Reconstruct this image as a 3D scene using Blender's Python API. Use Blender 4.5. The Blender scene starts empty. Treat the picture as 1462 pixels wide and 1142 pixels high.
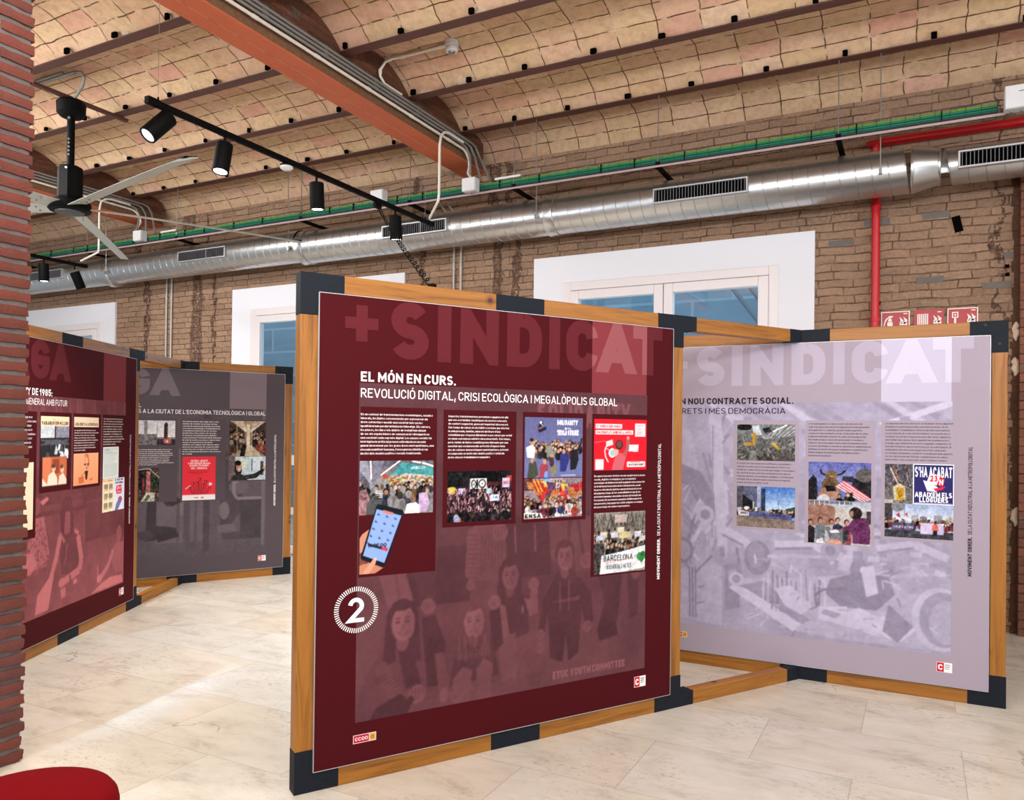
import bpy, math, random
import numpy as np
from mathutils import Vector, Matrix
S = bpy.context.scene
COL = S.collection
PI = math.pi
R = math.radians
# ------------------------------------------------------------------ camera
PSI, PITCH, ROLL = 0.47951, 0.007126, 0.011606
fwd0 = Vector((-math.sin(PSI), math.cos(PSI), 0)); right0 = Vector((math.cos(PSI), math.sin(PSI), 0)); Z = Vector((0, 0, 1))
fwd = fwd0*math.cos(PITCH)+Z*math.sin(PITCH); up0 = -fwd0*math.sin(PITCH)+Z*math.cos(PITCH)
cr, sr = math.cos(ROLL), math.sin(ROLL)
rt = right0*cr+up0*sr; up = -right0*sr+up0*cr
cam = bpy.data.cameras.new('camera'); camo = bpy.data.objects.new('camera', cam); COL.objects.link(camo)
M = Matrix((rt, up, -fwd)).transposed().to_4x4(); M.translation = Vector((0, 0, 1.532)); camo.matrix_world = M
cam.sensor_fit = 'HORIZONTAL'; cam.sensor_width = 36; cam.lens = 36*1113.98/1462; cam.shift_y = 38.4/1462
cam.clip_start = .05; cam.clip_end = 100
S.camera = camo
# ------------------------------------------------------------------ light
w = bpy.data.worlds.new('world'); S.world = w; w.use_nodes = True
bg = w.node_tree.nodes['Background']; bg.inputs[0].default_value = (.86, .93, 1, 1); bg.inputs[1].default_value = .62
def area(name, loc, target, sx, sy, power, col=(1, 1, 1)):
    l = bpy.data.lights.new(name, 'AREA'); l.shape = 'RECTANGLE'; l.size = sx; l.size_y = sy; l.energy = power; l.color = col
    o = bpy.data.objects.new(name, l); COL.objects.link(o); o.location = loc
    o.rotation_euler = (Vector(target)-Vector(loc)).to_track_quat('-Z', 'Y').to_euler(); return o
area('window_daylight', (-3.5, -7.5, 2.3), (-3.5, 0, 1.6), 14, 3.2, 330, (.54, .75, 1))
area('street_daylight', (6.5, 3.0, 2.0), (0, 3.5, 1.6), 6, 3.0, 190, (.95, .97, 1))
area('ceiling_fill', (-2.0, 1.2, 4.3), (-2.0, 1.5, 0), 3.5, .5, 150, (1, .98, .96))  # added fill out of view, no known fitting; brightens the floor
area('aisle_fill', (-8.3, 3.2, 4.3), (-7.6, 4.4, 0), 2.5, .5, 280, (1, .99, .97))  # unseen fill put in over the left side to raise the floor light
area('nave_fill', (2.6, 3.4, 4.3), (1.8, 3.9, 0), 2.5, .5, 130, (1, .99, .97))  # extra fill out of view at right, not a known fitting
area('vault_fill', (-.5, -1.2, 3.0), (-2.2, 1.6, 4.7), 6, .4, 350, (1, .97, .93))  # upward fill added to brighten the vaults, no known lamp there
area('left_vault_fill', (-7.6, .2, 3.0), (-7.2, 2.6, 4.7), 4, .4, 180, (1, .97, .93))  # second added fill, lifting the vaults at left
area('yard_daylight', (-5, 9.2, 2.6), (-5, 7, 1.2), 15, 2.0, 230, (.85, .93, 1))
area('yard_facade_fill', (-5, 8.6, 5.5), (-5, 10.6, 2.5), 15, 2.0, 330, (.9, .95, 1))  # fill added to brighten the yard facade behind the glass
beam_l = area('floor_patch_beam', (-1.9, -6.0, 4.2), (-3.76, 2.98, 0), .24, .42, .8, (.30, .62, 1)); beam_l.data.spread = R(2.5)  # added narrow beam for the blue floor patch; its source is unseen
S.view_settings.view_transform = 'Standard'; S.view_settings.look = 'None'; S.view_settings.gamma = 1
S.view_settings.use_curve_mapping = False; S.view_settings.exposure = -0.3
try:
    S.cycles.max_bounces = 10; S.cycles.diffuse_bounces = 5; S.cycles.transparent_max_bounces = 12; S.cycles.caustics_reflective = False; S.cycles.caustics_refractive = False
    S.cycles.sample_clamp_indirect = 6
except Exception: pass
# ------------------------------------------------------------------ helpers
def lin(c):
    c = np.asarray(c, float)/255.
    return np.where(c <= .04045, c/12.92, ((c+.055)/1.055)**2.4)
def L(r, g, b): return tuple(float(x) for x in lin((r, g, b)))+(1.,)
class NT:
    def __init__(s, name):
        s.m = bpy.data.materials.new(name); s.m.use_nodes = True; s.t = s.m.node_tree; s.b = s.t.nodes['Principled BSDF']
        s.out = s.t.nodes['Material Output']
    def n(s, typ, **kw):
        x = s.t.nodes.new(typ)
        for k, v in kw.items():
            if k.startswith('i_'):
                key = k[2:]; key = int(key) if key.isdigit() else key.replace('_', ' ')
                x.inputs[key].default_value = v
            else: setattr(x, k, v)
        return x
    def l(s, a, b): s.t.links.new(a, b)
    def math(s, op, a, b=None, c=None, clamp=False):
        x = s.n('ShaderNodeMath', operation=op, use_clamp=clamp)
        for i, v in enumerate((a, b, c)):
            if v is None: continue
            if hasattr(v, 'links'): s.l(v, x.inputs[i])
            else: x.inputs[i].default_value = v
        return x.outputs[0]
    def mix(s, f, a, b, mode='MIX'):
        x = s.n('ShaderNodeMix', data_type='RGBA', blend_type=mode)
        for i, v in ((0, f), (6, a), (7, b)):
            if hasattr(v, 'links'): s.l(v, x.inputs[i])
            else: x.inputs[i].default_value = v
        return x.outputs[2]
    def ramp(s, f, stops):
        x = s.n('ShaderNodeValToRGB'); e = x.color_ramp.elements
        while len(e) < len(stops): e.new(.5)
        for k, (p, c) in enumerate(stops): e[k].position = p; e[k].color = c
        s.l(f, x.inputs[0]); return x.outputs[0]
    def obj(s): return s.n('ShaderNodeTexCoord').outputs['Object']
    def pos(s): return s.n('ShaderNodeNewGeometry').outputs['Position']
    def noise(s, vec, scale, detail=4, rough=.55, dist=0, out=0):
        x = s.n('ShaderNodeTexNoise', i_Scale=scale, i_Detail=detail, i_Roughness=rough, i_Distortion=dist); s.l(vec, x.inputs['Vector']); return x.outputs[out]
    def mapping(s, vec, scale=(1, 1, 1), loc=(0, 0, 0), rot=(0, 0, 0)):
        x = s.n('ShaderNodeMapping'); s.l(vec, x.inputs[0]); x.inputs['Scale'].default_value = scale; x.inputs['Location'].default_value = loc; x.inputs['Rotation'].default_value = rot; return x.outputs[0]
    def bump(s, h, strength=.3, dist=.01):
        x = s.n('ShaderNodeBump', i_Strength=strength, i_Distance=dist); s.l(h, x.inputs['Height']); s.l(x.outputs[0], s.b.inputs['Normal'])
    def set(s, color=None, rough=None, metal=None, spec=None, **kw):
        for k, v in (('Base Color', color), ('Roughness', rough), ('Metallic', metal), ('Specular IOR Level', spec)):
            if v is None: continue
            if hasattr(v, 'links'): s.l(v, s.b.inputs[k])
            else: s.b.inputs[k].default_value = v
        return s.m
def plain(name, rgb, rough=.5, metal=0, var=.08, scale=30, spec=.5):
    t = NT(name); c = L(*rgb); v = t.noise(t.obj(), scale)
    a = tuple(x*(1-var) for x in c[:3])+(1,); b = tuple(min(1, x*(1+var)) for x in c[:3])+(1,)
    return t.set(t.mix(v, a, b), rough, metal, spec)
def emit(name, rgb, strength):
    t = NT(name); t.set(L(*rgb), .4); t.b.inputs['Emission Color'].default_value = L(*rgb); t.b.inputs['Emission Strength'].default_value = strength; return t.m

class MB:
    def __init__(s): s.v = []; s.f = []; s.mi = []; s.cur = 0
    def quad(s, a, b, c, d): i = len(s.v); s.v += [tuple(a), tuple(b), tuple(c), tuple(d)]; s.f.append((i, i+1, i+2, i+3)); s.mi.append(s.cur)
    def poly(s, pts): i = len(s.v); s.v += [tuple(p) for p in pts]; s.f.append(tuple(range(i, i+len(pts)))); s.mi.append(s.cur)
    def box(s, x0, x1, y0, y1, z0, z1, T=None):
        i = len(s.v); P = [(x, y, z) for z in (z0, z1) for y in (y0, y1) for x in (x0, x1)]
        if T is not None: P = [tuple(T @ Vector(p)) for p in P]
        s.v += P
        for q in ((0, 2, 3, 1), (4, 5, 7, 6), (0, 1, 5, 4), (2, 6, 7, 3), (0, 4, 6, 2), (1, 3, 7, 5)): s.f.append(tuple(i+k for k in q)); s.mi.append(s.cur)
        return s
    def prism(s, pts, z0, z1):
        n = len(pts); i = len(s.v); s.v += [(x, y, z0) for x, y in pts]+[(x, y, z1) for x, y in pts]
        s.f.append(tuple(i+k for k in reversed(range(n)))); s.f.append(tuple(i+n+k for k in range(n))); s.mi += [s.cur]*2
        for k in range(n): s.f.append((i+k, i+(k+1) % n, i+n+(k+1) % n, i+n+k)); s.mi.append(s.cur)
        return s
    def tube(s, path, r, n=10, cap=True):
        P = [Vector(p) for p in path]; rr = r if hasattr(r, '__len__') else [r]*len(P); i0 = len(s.v); prev = None
        for k, p in enumerate(P):
            d = (P[min(k+1, len(P)-1)]-P[max(k-1, 0)]).normalized()
            if prev is None: u = d.cross(Z if abs(d.z) < .9 else Vector((1, 0, 0))).normalized()
            else: u = (prev-d*prev.dot(d)).normalized()
            prev = u; v = d.cross(u)
            for j in range(n):
                a = 2*PI*j/n; s.v.append(tuple(p+(u*math.cos(a)+v*math.sin(a))*rr[k]))
        for k in range(len(P)-1):
            for j in range(n):
                a = i0+k*n+j; b = i0+k*n+(j+1) % n; s.f.append((a, b, b+n, a+n)); s.mi.append(s.cur)
        if cap:
            s.f.append(tuple(i0+j for j in reversed(range(n)))); s.f.append(tuple(i0+(len(P)-1)*n+j for j in range(n))); s.mi += [s.cur]*2
        return s
    def lathe(s, prof, n=24, T=None):
        i0 = len(s.v)
        for r, z in prof:
            for j in range(n):
                a = 2*PI*j/n; p = (r*math.cos(a), r*math.sin(a), z); s.v.append(tuple(T @ Vector(p)) if T is not None else p)
        for k in range(len(prof)-1):
            for j in range(n):
                a = i0+k*n+j; b = i0+k*n+(j+1) % n; s.f.append((a, b, b+n, a+n)); s.mi.append(s.cur)
        s.f.append(tuple(i0+j for j in reversed(range(n)))); s.f.append(tuple(i0+(len(prof)-1)*n+j for j in range(n))); s.mi += [s.cur]*2
        return s
    def build(s, name, mats, parent=None, smooth=False, bevel=0, loc=None):
        me = bpy.data.meshes.new(name); me.from_pydata(s.v, [], s.f)
        ms = mats if isinstance(mats, (list, tuple)) else [mats]
        for m in ms: me.materials.append(m)
        if len(ms) > 1: me.polygons.foreach_set('material_index', s.mi)
        if smooth: me.polygons.foreach_set('use_smooth', [True]*len(me.polygons))
        me.update(); o = bpy.data.objects.new(name, me); COL.objects.link(o)
        if parent is not None: o.parent = parent
        if loc is not None: o.location = loc
        if smooth:
            try: me.set_sharp_from_angle(angle=R(40))
            except Exception: pass
        if bevel: b = o.modifiers.new('bevel', 'BEVEL'); b.width = bevel; b.segments = 2; b.limit_method = 'ANGLE'
        return o
def tag(o, label, cat, group=None):
    o['label'] = label; o['category'] = cat
    if group: o['group'] = group
    return o
def thing(name, label, cat, loc=(0, 0, 0), rz=0, group=None):
    o = bpy.data.objects.new(name, None); COL.objects.link(o); o.location = loc; o.rotation_euler = (0, 0, rz); o.empty_display_size = .1
    return tag(o, label, cat, group)
def struct(o): o['kind'] = 'structure'; return o
def arcpts(c, r, a0, a1, n, ax=(1, 0, 0), ay=(0, 0, 1)):
    c, ax, ay = Vector(c), Vector(ax), Vector(ay); return [tuple(c+ax*r*math.cos(a)+ay*r*math.sin(a)) for a in [a0+(a1-a0)*k/n for k in range(n+1)]]
def aim(p, d):   # matrix: local +z along d, origin p
    q = Vector(d).to_track_quat('Z', 'Y').to_matrix().to_4x4(); q.translation = Vector(p); return q
rnd = random.Random(7)
# ------------------------------------------------------------------ materials
def brick_wall_mat(name, c1, c2, mortar, bw=.29, bh=.071, ms=.0062, scars=()):
    t = NT(name); p = t.pos(); sp = t.n('ShaderNodeSeparateXYZ'); t.l(p, sp.inputs[0])
    nv = t.noise(p, 4, 4, out=1)
    cb = t.n('ShaderNodeCombineXYZ'); t.l(t.math('ADD', sp.outputs[0], sp.outputs[1]), cb.inputs[0]); t.l(sp.outputs[2], cb.inputs[1])
    dv = t.n('ShaderNodeVectorMath', operation='MULTIPLY_ADD'); t.l(nv, dv.inputs[0]); dv.inputs[1].default_value = (.08, .045, 0); t.l(cb.outputs[0], dv.inputs[2])
    b = t.n('ShaderNodeTexBrick', offset=.43, squash=.75, squash_frequency=3, i_Scale=1, i_Mortar_Size=ms, i_Mortar_Smooth=.6, i_Bias=-.1, i_Brick_Width=bw, i_Row_Height=bh, i_Color1=L(*c1), i_Color2=L(*c2), i_Mortar=L(*c1)); t.l(dv.outputs[0], b.inputs[0])
    n1 = t.noise(p, 1.3, 4); n2 = t.noise(p, 38, 7, .78); n3 = t.noise(p, 7, 4, .6)
    jm = t.math('MULTIPLY', b.outputs[1], t.ramp(n3, [(.36, (.15, .15, .15, 1)), (.6, (1, 1, 1, 1))]))
    c = t.mix(t.ramp(n2, [(.35, (.6, .6, .6, 1)), (.6, (0, 0, 0, 1))]), b.outputs[0], L(*[v*.72 for v in c2])); c = t.mix(t.ramp(n1, [(.42, (0, 0, 0, 1)), (.66, (.45, .45, .45, 1))]), c, L(*[v*.95 for v in c1]))
    c = t.mix(t.ramp(t.noise(t.mapping(p, (1, 1, 3), (7, 3, 1)), 3.2, 3), [(.62, (0, 0, 0, 1)), (.7, (.55, .55, .55, 1))]), c, L(118, 110, 102))
    c = t.mix(jm, c, L(*mortar))
    pit = t.ramp(t.noise(p, 42, 5, .75), [(.27, (1, 1, 1, 1)), (.37, (0, 0, 0, 1))]); c = t.mix(pit, c, L(58, 44, 36))
    wh = t.ramp(t.noise(t.mapping(p, (1, 1, .7), (3, 1, 2)), 22, 5, .75), [(.69, (0, 0, 0, 1)), (.75, (.8, .8, .8, 1))]); c = t.mix(wh, c, L(204, 184, 168))
    h = t.math('SUBTRACT', t.math('MULTIPLY', n2, .8), jm)
    for k, (xc, wd, z0) in enumerate(scars):
        nn = t.noise(t.mapping(p, (1.5, 1, .9), (k*3.1, k, k)), 3.5, 6, .7)
        d = t.math('ABSOLUTE', t.math('ADD', t.math('SUBTRACT', sp.outputs[0], xc), t.math('MULTIPLY', t.math('SUBTRACT', nn, .5), .42)))
        m = t.ramp(t.math('DIVIDE', d, wd), [(.55, (1, 1, 1, 1)), (1, (0, 0, 0, 1))]); m = t.math('MULTIPLY', m, t.math('GREATER_THAN', t.math('ADD', sp.outputs[2], n3), z0))
        sc = t.ramp(t.noise(p, 34, 5, .7), [(.38, L(66, 46, 38)), (.52, L(104, 76, 62)), (.60, L(150, 112, 96)), (.68, L(222, 206, 192))]); c = t.mix(t.math('MULTIPLY', m, .8), c, sc); h = t.math('SUBTRACT', h, t.math('MULTIPLY', m, 1.6))
    t.bump(h, 1.0, .02)
    return t.set(c, .92, spec=.15)
M_wall = brick_wall_mat('wall_brick', (184, 150, 124), (158, 126, 103), (114, 88, 70), scars=((-8.55, .10, 2.4), (-8.22, .02, 2.4), (-3.96, .07, 2.2), (-9.55, .05, 2.6), (-4.95, .03, 2.6), (-3.75, .03, 2.4), (.55, .015, 2)))
M_pier = brick_wall_mat('pier_brick', (160, 102, 82), (118, 86, 70), (76, 60, 50), bw=.3)
M_infill = brick_wall_mat('infill_brick', (136, 86, 66), (92, 66, 52), (104, 86, 72), bw=.26, bh=.055)
def tile_mat():
    t = NT('vault_tile'); uv = t.n('ShaderNodeTexCoord').outputs['UV']; p = t.pos()
    nv = t.noise(p, 6, 2, out=1); dv = t.n('ShaderNodeVectorMath', operation='MULTIPLY_ADD'); t.l(nv, dv.inputs[0]); dv.inputs[1].default_value = (.045, .03, 0); t.l(uv, dv.inputs[2])
    b = t.n('ShaderNodeTexBrick', offset=0, i_Scale=1, i_Mortar_Size=.0058, i_Mortar_Smooth=.5, i_Brick_Width=.325, i_Row_Height=.1485, i_Color1=(0, 0, 0, 1), i_Color2=(1, 1, 1, 1), i_Mortar=(.5, .5, .5, 1)); t.l(dv.outputs[0], b.inputs[0])
    c = t.ramp(b.outputs[0], [(0, L(200, 166, 134)), (.3, L(216, 186, 150)), (.55, L(214, 176, 150)), (.75, L(208, 180, 140)), (.9, L(208, 158, 138)), (1, L(226, 200, 168))])
    n1 = t.noise(p, 2.2, 3); n2 = t.noise(p, 16, 6, .7)
    c = t.mix(t.ramp(n2, [(.36, (.45, .45, .45, 1)), (.58, (0, 0, 0, 1))]), c, L(164, 128, 98)); c = t.mix(t.ramp(n1, [(.5, (0, 0, 0, 1)), (.75, (.5, .5, .5, 1))]), c, L(212, 172, 152))
    c = t.mix(t.ramp(t.noise(p, 5, 5, .7), [(.58, (0, 0, 0, 1)), (.72, (.6, .6, .6, 1))]), c, L(196, 176, 128))
    mn = t.ramp(t.noise(p, 9, 3), [(.42, L(90, 66, 52)), (.55, L(128, 98, 76)), (.62, L(216, 194, 168))])
    c = t.mix(b.outputs[1], c, mn)
    wh = t.ramp(t.noise(p, 45, 4, .7), [(.72, (0, 0, 0, 1)), (.78, (.7, .7, .7, 1))]); c = t.mix(wh, c, L(225, 205, 180))
    h = t.math('SUBTRACT', t.math('MULTIPLY', n2, .5), b.outputs[1]); t.bump(h, .7, .012)
    return t.set(c, .9, spec=.15)
M_tile = tile_mat()
def floor_mat():
    t = NT('travertine'); p = t.pos()
    b = t.n('ShaderNodeTexBrick', offset=.5, i_Scale=1, i_Mortar_Size=.0022, i_Mortar_Smooth=.1, i_Brick_Width=.9, i_Row_Height=.6, i_Color1=(0, 0, 0, 1), i_Color2=(1, 1, 1, 1), i_Mortar=(.5, .5, .5, 1)); t.l(t.mapping(p, loc=(.25, -.215, 0)), b.inputs[0])
    off = t.n('ShaderNodeVectorMath', operation='MULTIPLY_ADD'); t.l(b.outputs[0], off.inputs[0]); off.inputs[1].default_value = (3, 5, 7); t.l(t.mapping(p, (1, 2.0, 1)), off.inputs[2])
    n = t.noise(off.outputs[0], 3.2, 9, .68, .3)
    c = t.ramp(n, [(.30, L(180, 174, 166)), (.45, L(202, 198, 190)), (.60, L(210, 207, 200)), (.75, L(214, 211, 205))])
    tint = t.ramp(b.outputs[0], [(0, L(240, 232, 220)), (.4, L(252, 249, 243)), (.7, L(244, 235, 225)), (1, L(248, 248, 248))]); c = t.mix(1, c, tint, 'MULTIPLY')
    v2 = t.noise(off.outputs[0], 26, 6, .8); spots = t.ramp(v2, [(.37, (1, 1, 1, 1)), (.46, (0, 0, 0, 1))]); patch = t.ramp(t.noise(p, 1.9, 3), [(.48, (0, 0, 0, 1)), (.62, (.7, .7, .7, 1))])
    c = t.mix(t.math('MULTIPLY', spots, patch), c, L(140, 130, 118))
    vo = t.n('ShaderNodeTexVoronoi', feature='DISTANCE_TO_EDGE', i_Scale=1.6); wv = t.n('ShaderNodeVectorMath', operation='MULTIPLY_ADD'); t.l(t.noise(p, 6, 4, out=1), wv.inputs[0]); wv.inputs[1].default_value = (.25, .25, 0); t.l(p, wv.inputs[2]); t.l(wv.outputs[0], vo.inputs['Vector'])
    crack = t.math('MULTIPLY', t.math('LESS_THAN', vo.outputs[0], .006), t.ramp(t.noise(p, 1.3, 2), [(.60, (0, 0, 0, 1)), (.64, (.55, .55, .55, 1))])); c = t.mix(crack, c, L(130, 116, 98))
    c = t.mix(t.math('MULTIPLY', b.outputs[1], .6), c, L(150, 140, 126)); t.bump(t.math('MULTIPLY', b.outputs[1], -1), .2, .004)
    return t.set(c, .24, spec=.4)
M_floor = floor_mat()
def wood_mat(name, axis):
    t = NT(name); o = t.obj(); oi = t.n('ShaderNodeObjectInfo'); ra = t.n('ShaderNodeVectorMath', operation='MULTIPLY_ADD')
    cb = t.n('ShaderNodeCombineXYZ')
    for k in range(3): t.l(oi.outputs['Random'], cb.inputs[k])
    t.l(cb.outputs[0], ra.inputs[0]); ra.inputs[1].default_value = (13, 7, 5); t.l(o, ra.inputs[2])
    sc = [26, 26, 26]; sc[axis] = 1.6
    g = t.noise(t.mapping(ra.outputs[0], tuple(sc)), 1, 5, .6, 1.2)
    vo = t.n('ShaderNodeTexVoronoi', i_Scale=4.2); t.l(ra.outputs[0], vo.inputs['Vector'])
    sepc = t.n('ShaderNodeSeparateColor'); t.l(vo.outputs['Color'], sepc.inputs[0])
    d = t.math('ADD', t.math('ADD', vo.outputs['Distance'], t.math('MULTIPLY', t.noise(ra.outputs[0], 60, 2), .03)), t.math('MULTIPLY', t.math('LESS_THAN', sepc.outputs[0], .2), 1.))
    kn = t.ramp(d, [(.05, (1, 1, 1, 1)), (.085, (.45, .45, .45, 1)), (.15, (0, 0, 0, 1))])
    c = t.ramp(g, [(.3, L(116, 70, 20)), (.48, L(148, 94, 28)), (.62, L(158, 103, 35)), (.75, L(126, 77, 23))])
    c = t.mix(kn, c, L(58, 28, 12)); t.bump(g, .08, .002)
    return t.set(c, .42, spec=.4)
M_wx = wood_mat('pine_along_rail', 0); M_wz = wood_mat('pine_along_post', 2)
M_black = plain('anthracite_steel', (23, 28, 37), .6, .0, .06, 40, .15)
M_screw = plain('black_screw', (14, 15, 17), .4, .5)
M_alu = plain('aluminium_edge', (186, 186, 188), .4, .6)
M_blk = plain('matt_black', (4, 4, 5), .6, 0, .1, 30, .12)
M_white = plain('white_plaster', (226, 226, 232), .8, 0, .015, 3, .2)
M_frame = plain('white_pvc', (224, 216, 216), .35, 0, .01)
M_box = plain('grey_white_plastic', (216, 216, 218), .45, 0, .03)
M_cond = plain('grey_conduit', (128, 126, 122), .4, 0, .06)
M_condl = plain('wall_conduit_grey', (182, 178, 172), .4, 0, .04)
M_condw = plain('white_conduit', (226, 222, 212), .4, 0, .03)
M_galv = plain('galvanised_conduit', (150, 148, 146), .35, .7)
M_cable = plain('green_cable', (22, 120, 92), .5, 0, .12, 8)
M_cable2 = plain('dark_green_cable', (12, 84, 72), .5, 0, .12, 8)
M_earth = plain('yellow_green_cable', (92, 150, 40), .5, 0, .2, 8)
M_fire = plain('fire_red_paint', (190, 12, 26), .35, 0, .05)
M_sign = plain('sign_red', (168, 14, 24), .4, 0, .03)
M_signw = plain('sign_white', (236, 226, 220), .5, 0, .02)
M_red = plain('red_upholstery', (108, 0, 8), .85, 0, .05, 60, .08)
M_blade = plain('fan_blade_ivory', (184, 188, 182), .5, 0, .03)
M_dark = plain('painted_void_shade', (9, 8, 8), .95, 0, .1, 20, 0)  # near black on solid blocks, painted in for the shade inside openings
M_plaster = plain('old_plaster', (214, 190, 166), .95, 0, .12, 40, .1)
M_scar = plain('broken_mortar', (88, 62, 48), .98, 0, .5, 30, .05)
M_joist = plain('joist_paint', (86, 52, 44), .6, 0, .25, 12)
def beam_mat():
    t = NT('red_lead_paint'); n = t.noise(t.obj(), 4, 5); c = t.mix(n, L(182, 92, 60), L(200, 108, 74)); return t.set(c, .6, spec=.3)
M_beam = beam_mat()
def duct_mat():
    t = NT('galvanised_duct'); p = t.pos(); 
    return t.set(t.mix(t.noise(p, .8, 2), L(176, 178, 180), L(206, 206, 205)), .30, .95)
M_duct = duct_mat()
M_lens = emit('lamp_lens', (255, 252, 245), 9); M_lensdim = emit('tilted_lens', (225, 232, 242), .55); M_lensoff = plain('unlit_lens', (190, 196, 205), .3)
def glass_mat():
    t = NT('window_glass'); tr = t.n('ShaderNodeBsdfTransparent'); tr.inputs[0].default_value = (.72, .86, .93, 1); gl = t.n('ShaderNodeBsdfGlossy'); gl.inputs['Roughness'].default_value = .02
    fr = t.n('ShaderNodeFresnel', i_IOR=1.5); mx = t.n('ShaderNodeMixShader'); gm = t.n('ShaderNodeNewGeometry'); t.l(t.math('MULTIPLY', t.math('ADD', fr.outputs[0], .08), t.math('SUBTRACT', 1., gm.outputs['Backfacing'])), mx.inputs[0]); t.l(tr.outputs[0], mx.inputs[1]); t.l(gl.outputs[0], mx.inputs[2]); t.l(mx.outputs[0], t.out.inputs[0]); return t.m
M_glass = glass_mat()
def ink():
    t = NT('printed_ink'); a = t.n('ShaderNodeAttribute', attribute_name='Col'); return t.set(a.outputs['Color'], .65, spec=.08)
M_ink = ink()
inks = {}
def inkc(rgb):
    if rgb not in inks: inks[rgb] = plain('ink_%02x%02x%02x' % rgb, rgb, .65, 0, .01, 20, .08)
    return inks[rgb]
# ------------------------------------------------------------------ setting
WY = 7.284
b = MB(); b.box(-15, 6, -8, 12, -.2, 0); struct(b.build('floor', M_floor))
JY = [6.68, 5.78, 4.85, 3.93, 3.02, 2.10, 1.18, .26, -.66, -1.58, -2.5]
ZJ, ZV = 4.52, 4.53
def ceiling():
    v = []; f = []; uv = []
    def bay(y0, z0, y1, z1, rise, n=18, u0=0.):
        s = math.hypot(y1-y0, z1-z0); rr = (s*s/4+rise*rise)/(2*rise); ha = math.asin(s/2/rr); mx, mz = (y0+y1)/2, (z0+z1)/2
        ex, ez = (y1-y0)/s, (z1-z0)/s; nx, nz = -ez, ex
        for k in range(n):
            q = []
            for t in (k/n, (k+1)/n):
                a = -ha+2*ha*t; px = rr*math.sin(a); pz = rr*math.cos(a)-(rr-rise); q.append((mx+ex*px+nx*pz, mz+ez*px+nz*pz, rr*2*ha*t))
            i = len(v); (ya, za, la), (yb, zb, lb) = q
            v.extend([(-15, ya, za), (6, ya, za), (6, yb, zb), (-15, yb, zb)]); f.append((i, i+3, i+2, i+1))
            uv.extend([(-15+u0, la), (-15+u0, lb), (6+u0, lb), (6+u0, la)])
    bay(6.68, ZV, 7.30, 4.36, .16, u0=.1)
    for k in range(len(JY)-1): bay(JY[k+1], ZV, JY[k], ZV, .20, u0=[.0, .11, .2, .07, .16][k % 5])
    i = len(v); v.extend([(-15, -2.5, 5.1), (6, -2.5, 5.1), (6, 7.6, 5.1), (-15, 7.6, 5.1)]); f.append((i, i+1, i+2, i+3)); uv.extend([(0, 0)]*4)
    me = bpy.data.meshes.new('ceiling'); me.from_pydata(v, [], f); me.materials.append(M_tile)
    ul = me.uv_layers.new(name='UVMap'); ul.data.foreach_set('uv', [c for p in uv for c in p]); me.update()
    o = bpy.data.objects.new('ceiling', me); COL.objects.link(o); return struct(o)
CEIL = ceiling()
WIN = [(-3.54, -.81), (-7.87, -5.17), (-12.90, -10.19)]
b = MB(); edges = [6]+[e for a, c in WIN for e in (c, a)]+[-15]
for k in range(0, len(edges), 2): b.box(edges[k+1], edges[k], WY, WY+.14, 0, 3.33)
b.box(-15, 6, WY, WY+.14, 3.33, 5.1); b.box(-15, 6, WY-.15, WY, 3.86, 4.345)
WALL = struct(b.build('wall_back', M_wall))
b = MB(); b.box(.70, 1.12, WY-.10, WY, 0, 3.86); struct(b.build('wall_back_pier', M_pier))
b = MB()
for z in (2.30, 2.02, .84):
    b.tube([(.685+rnd.uniform(-.012, .012), WY-.014-.006*math.sin(q*1.3), z+q*.03) for q in range(6)], [.004, .02, .03, .024, .028, .006], 9)
b.build('plaster_residue', M_plaster, WALL, smooth=True)
b = MB(); zc = 0.; 
while zc < 3.8:
    hh = rnd.uniform(.03, .07); x0 = .655+rnd.uniform(-.012, .012); b.box(x0, .70, WY-rnd.uniform(.004, .02), WY+.01, zc, min(3.85, zc+hh)); zc += hh
b.build('wall_crack', M_scar, WALL)
T = Matrix.Translation((.275, WY, 3.268)) @ Matrix.Rotation(R(-12), 4, 'Y'); b = MB(); b.box(-.03, .03, -.012, .02, -.065, .065, T); b.build('slot_hole', M_dark, WALL)
b = MB()
for x, z in ((.62, 2.895), (.622, 2.83), (-.30, 2.66)): b.box(x-.014, x+.014, WY-.006, WY+.01, z-.014, z+.014)
b.build('bolt_hole', M_dark, WALL)
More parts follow.
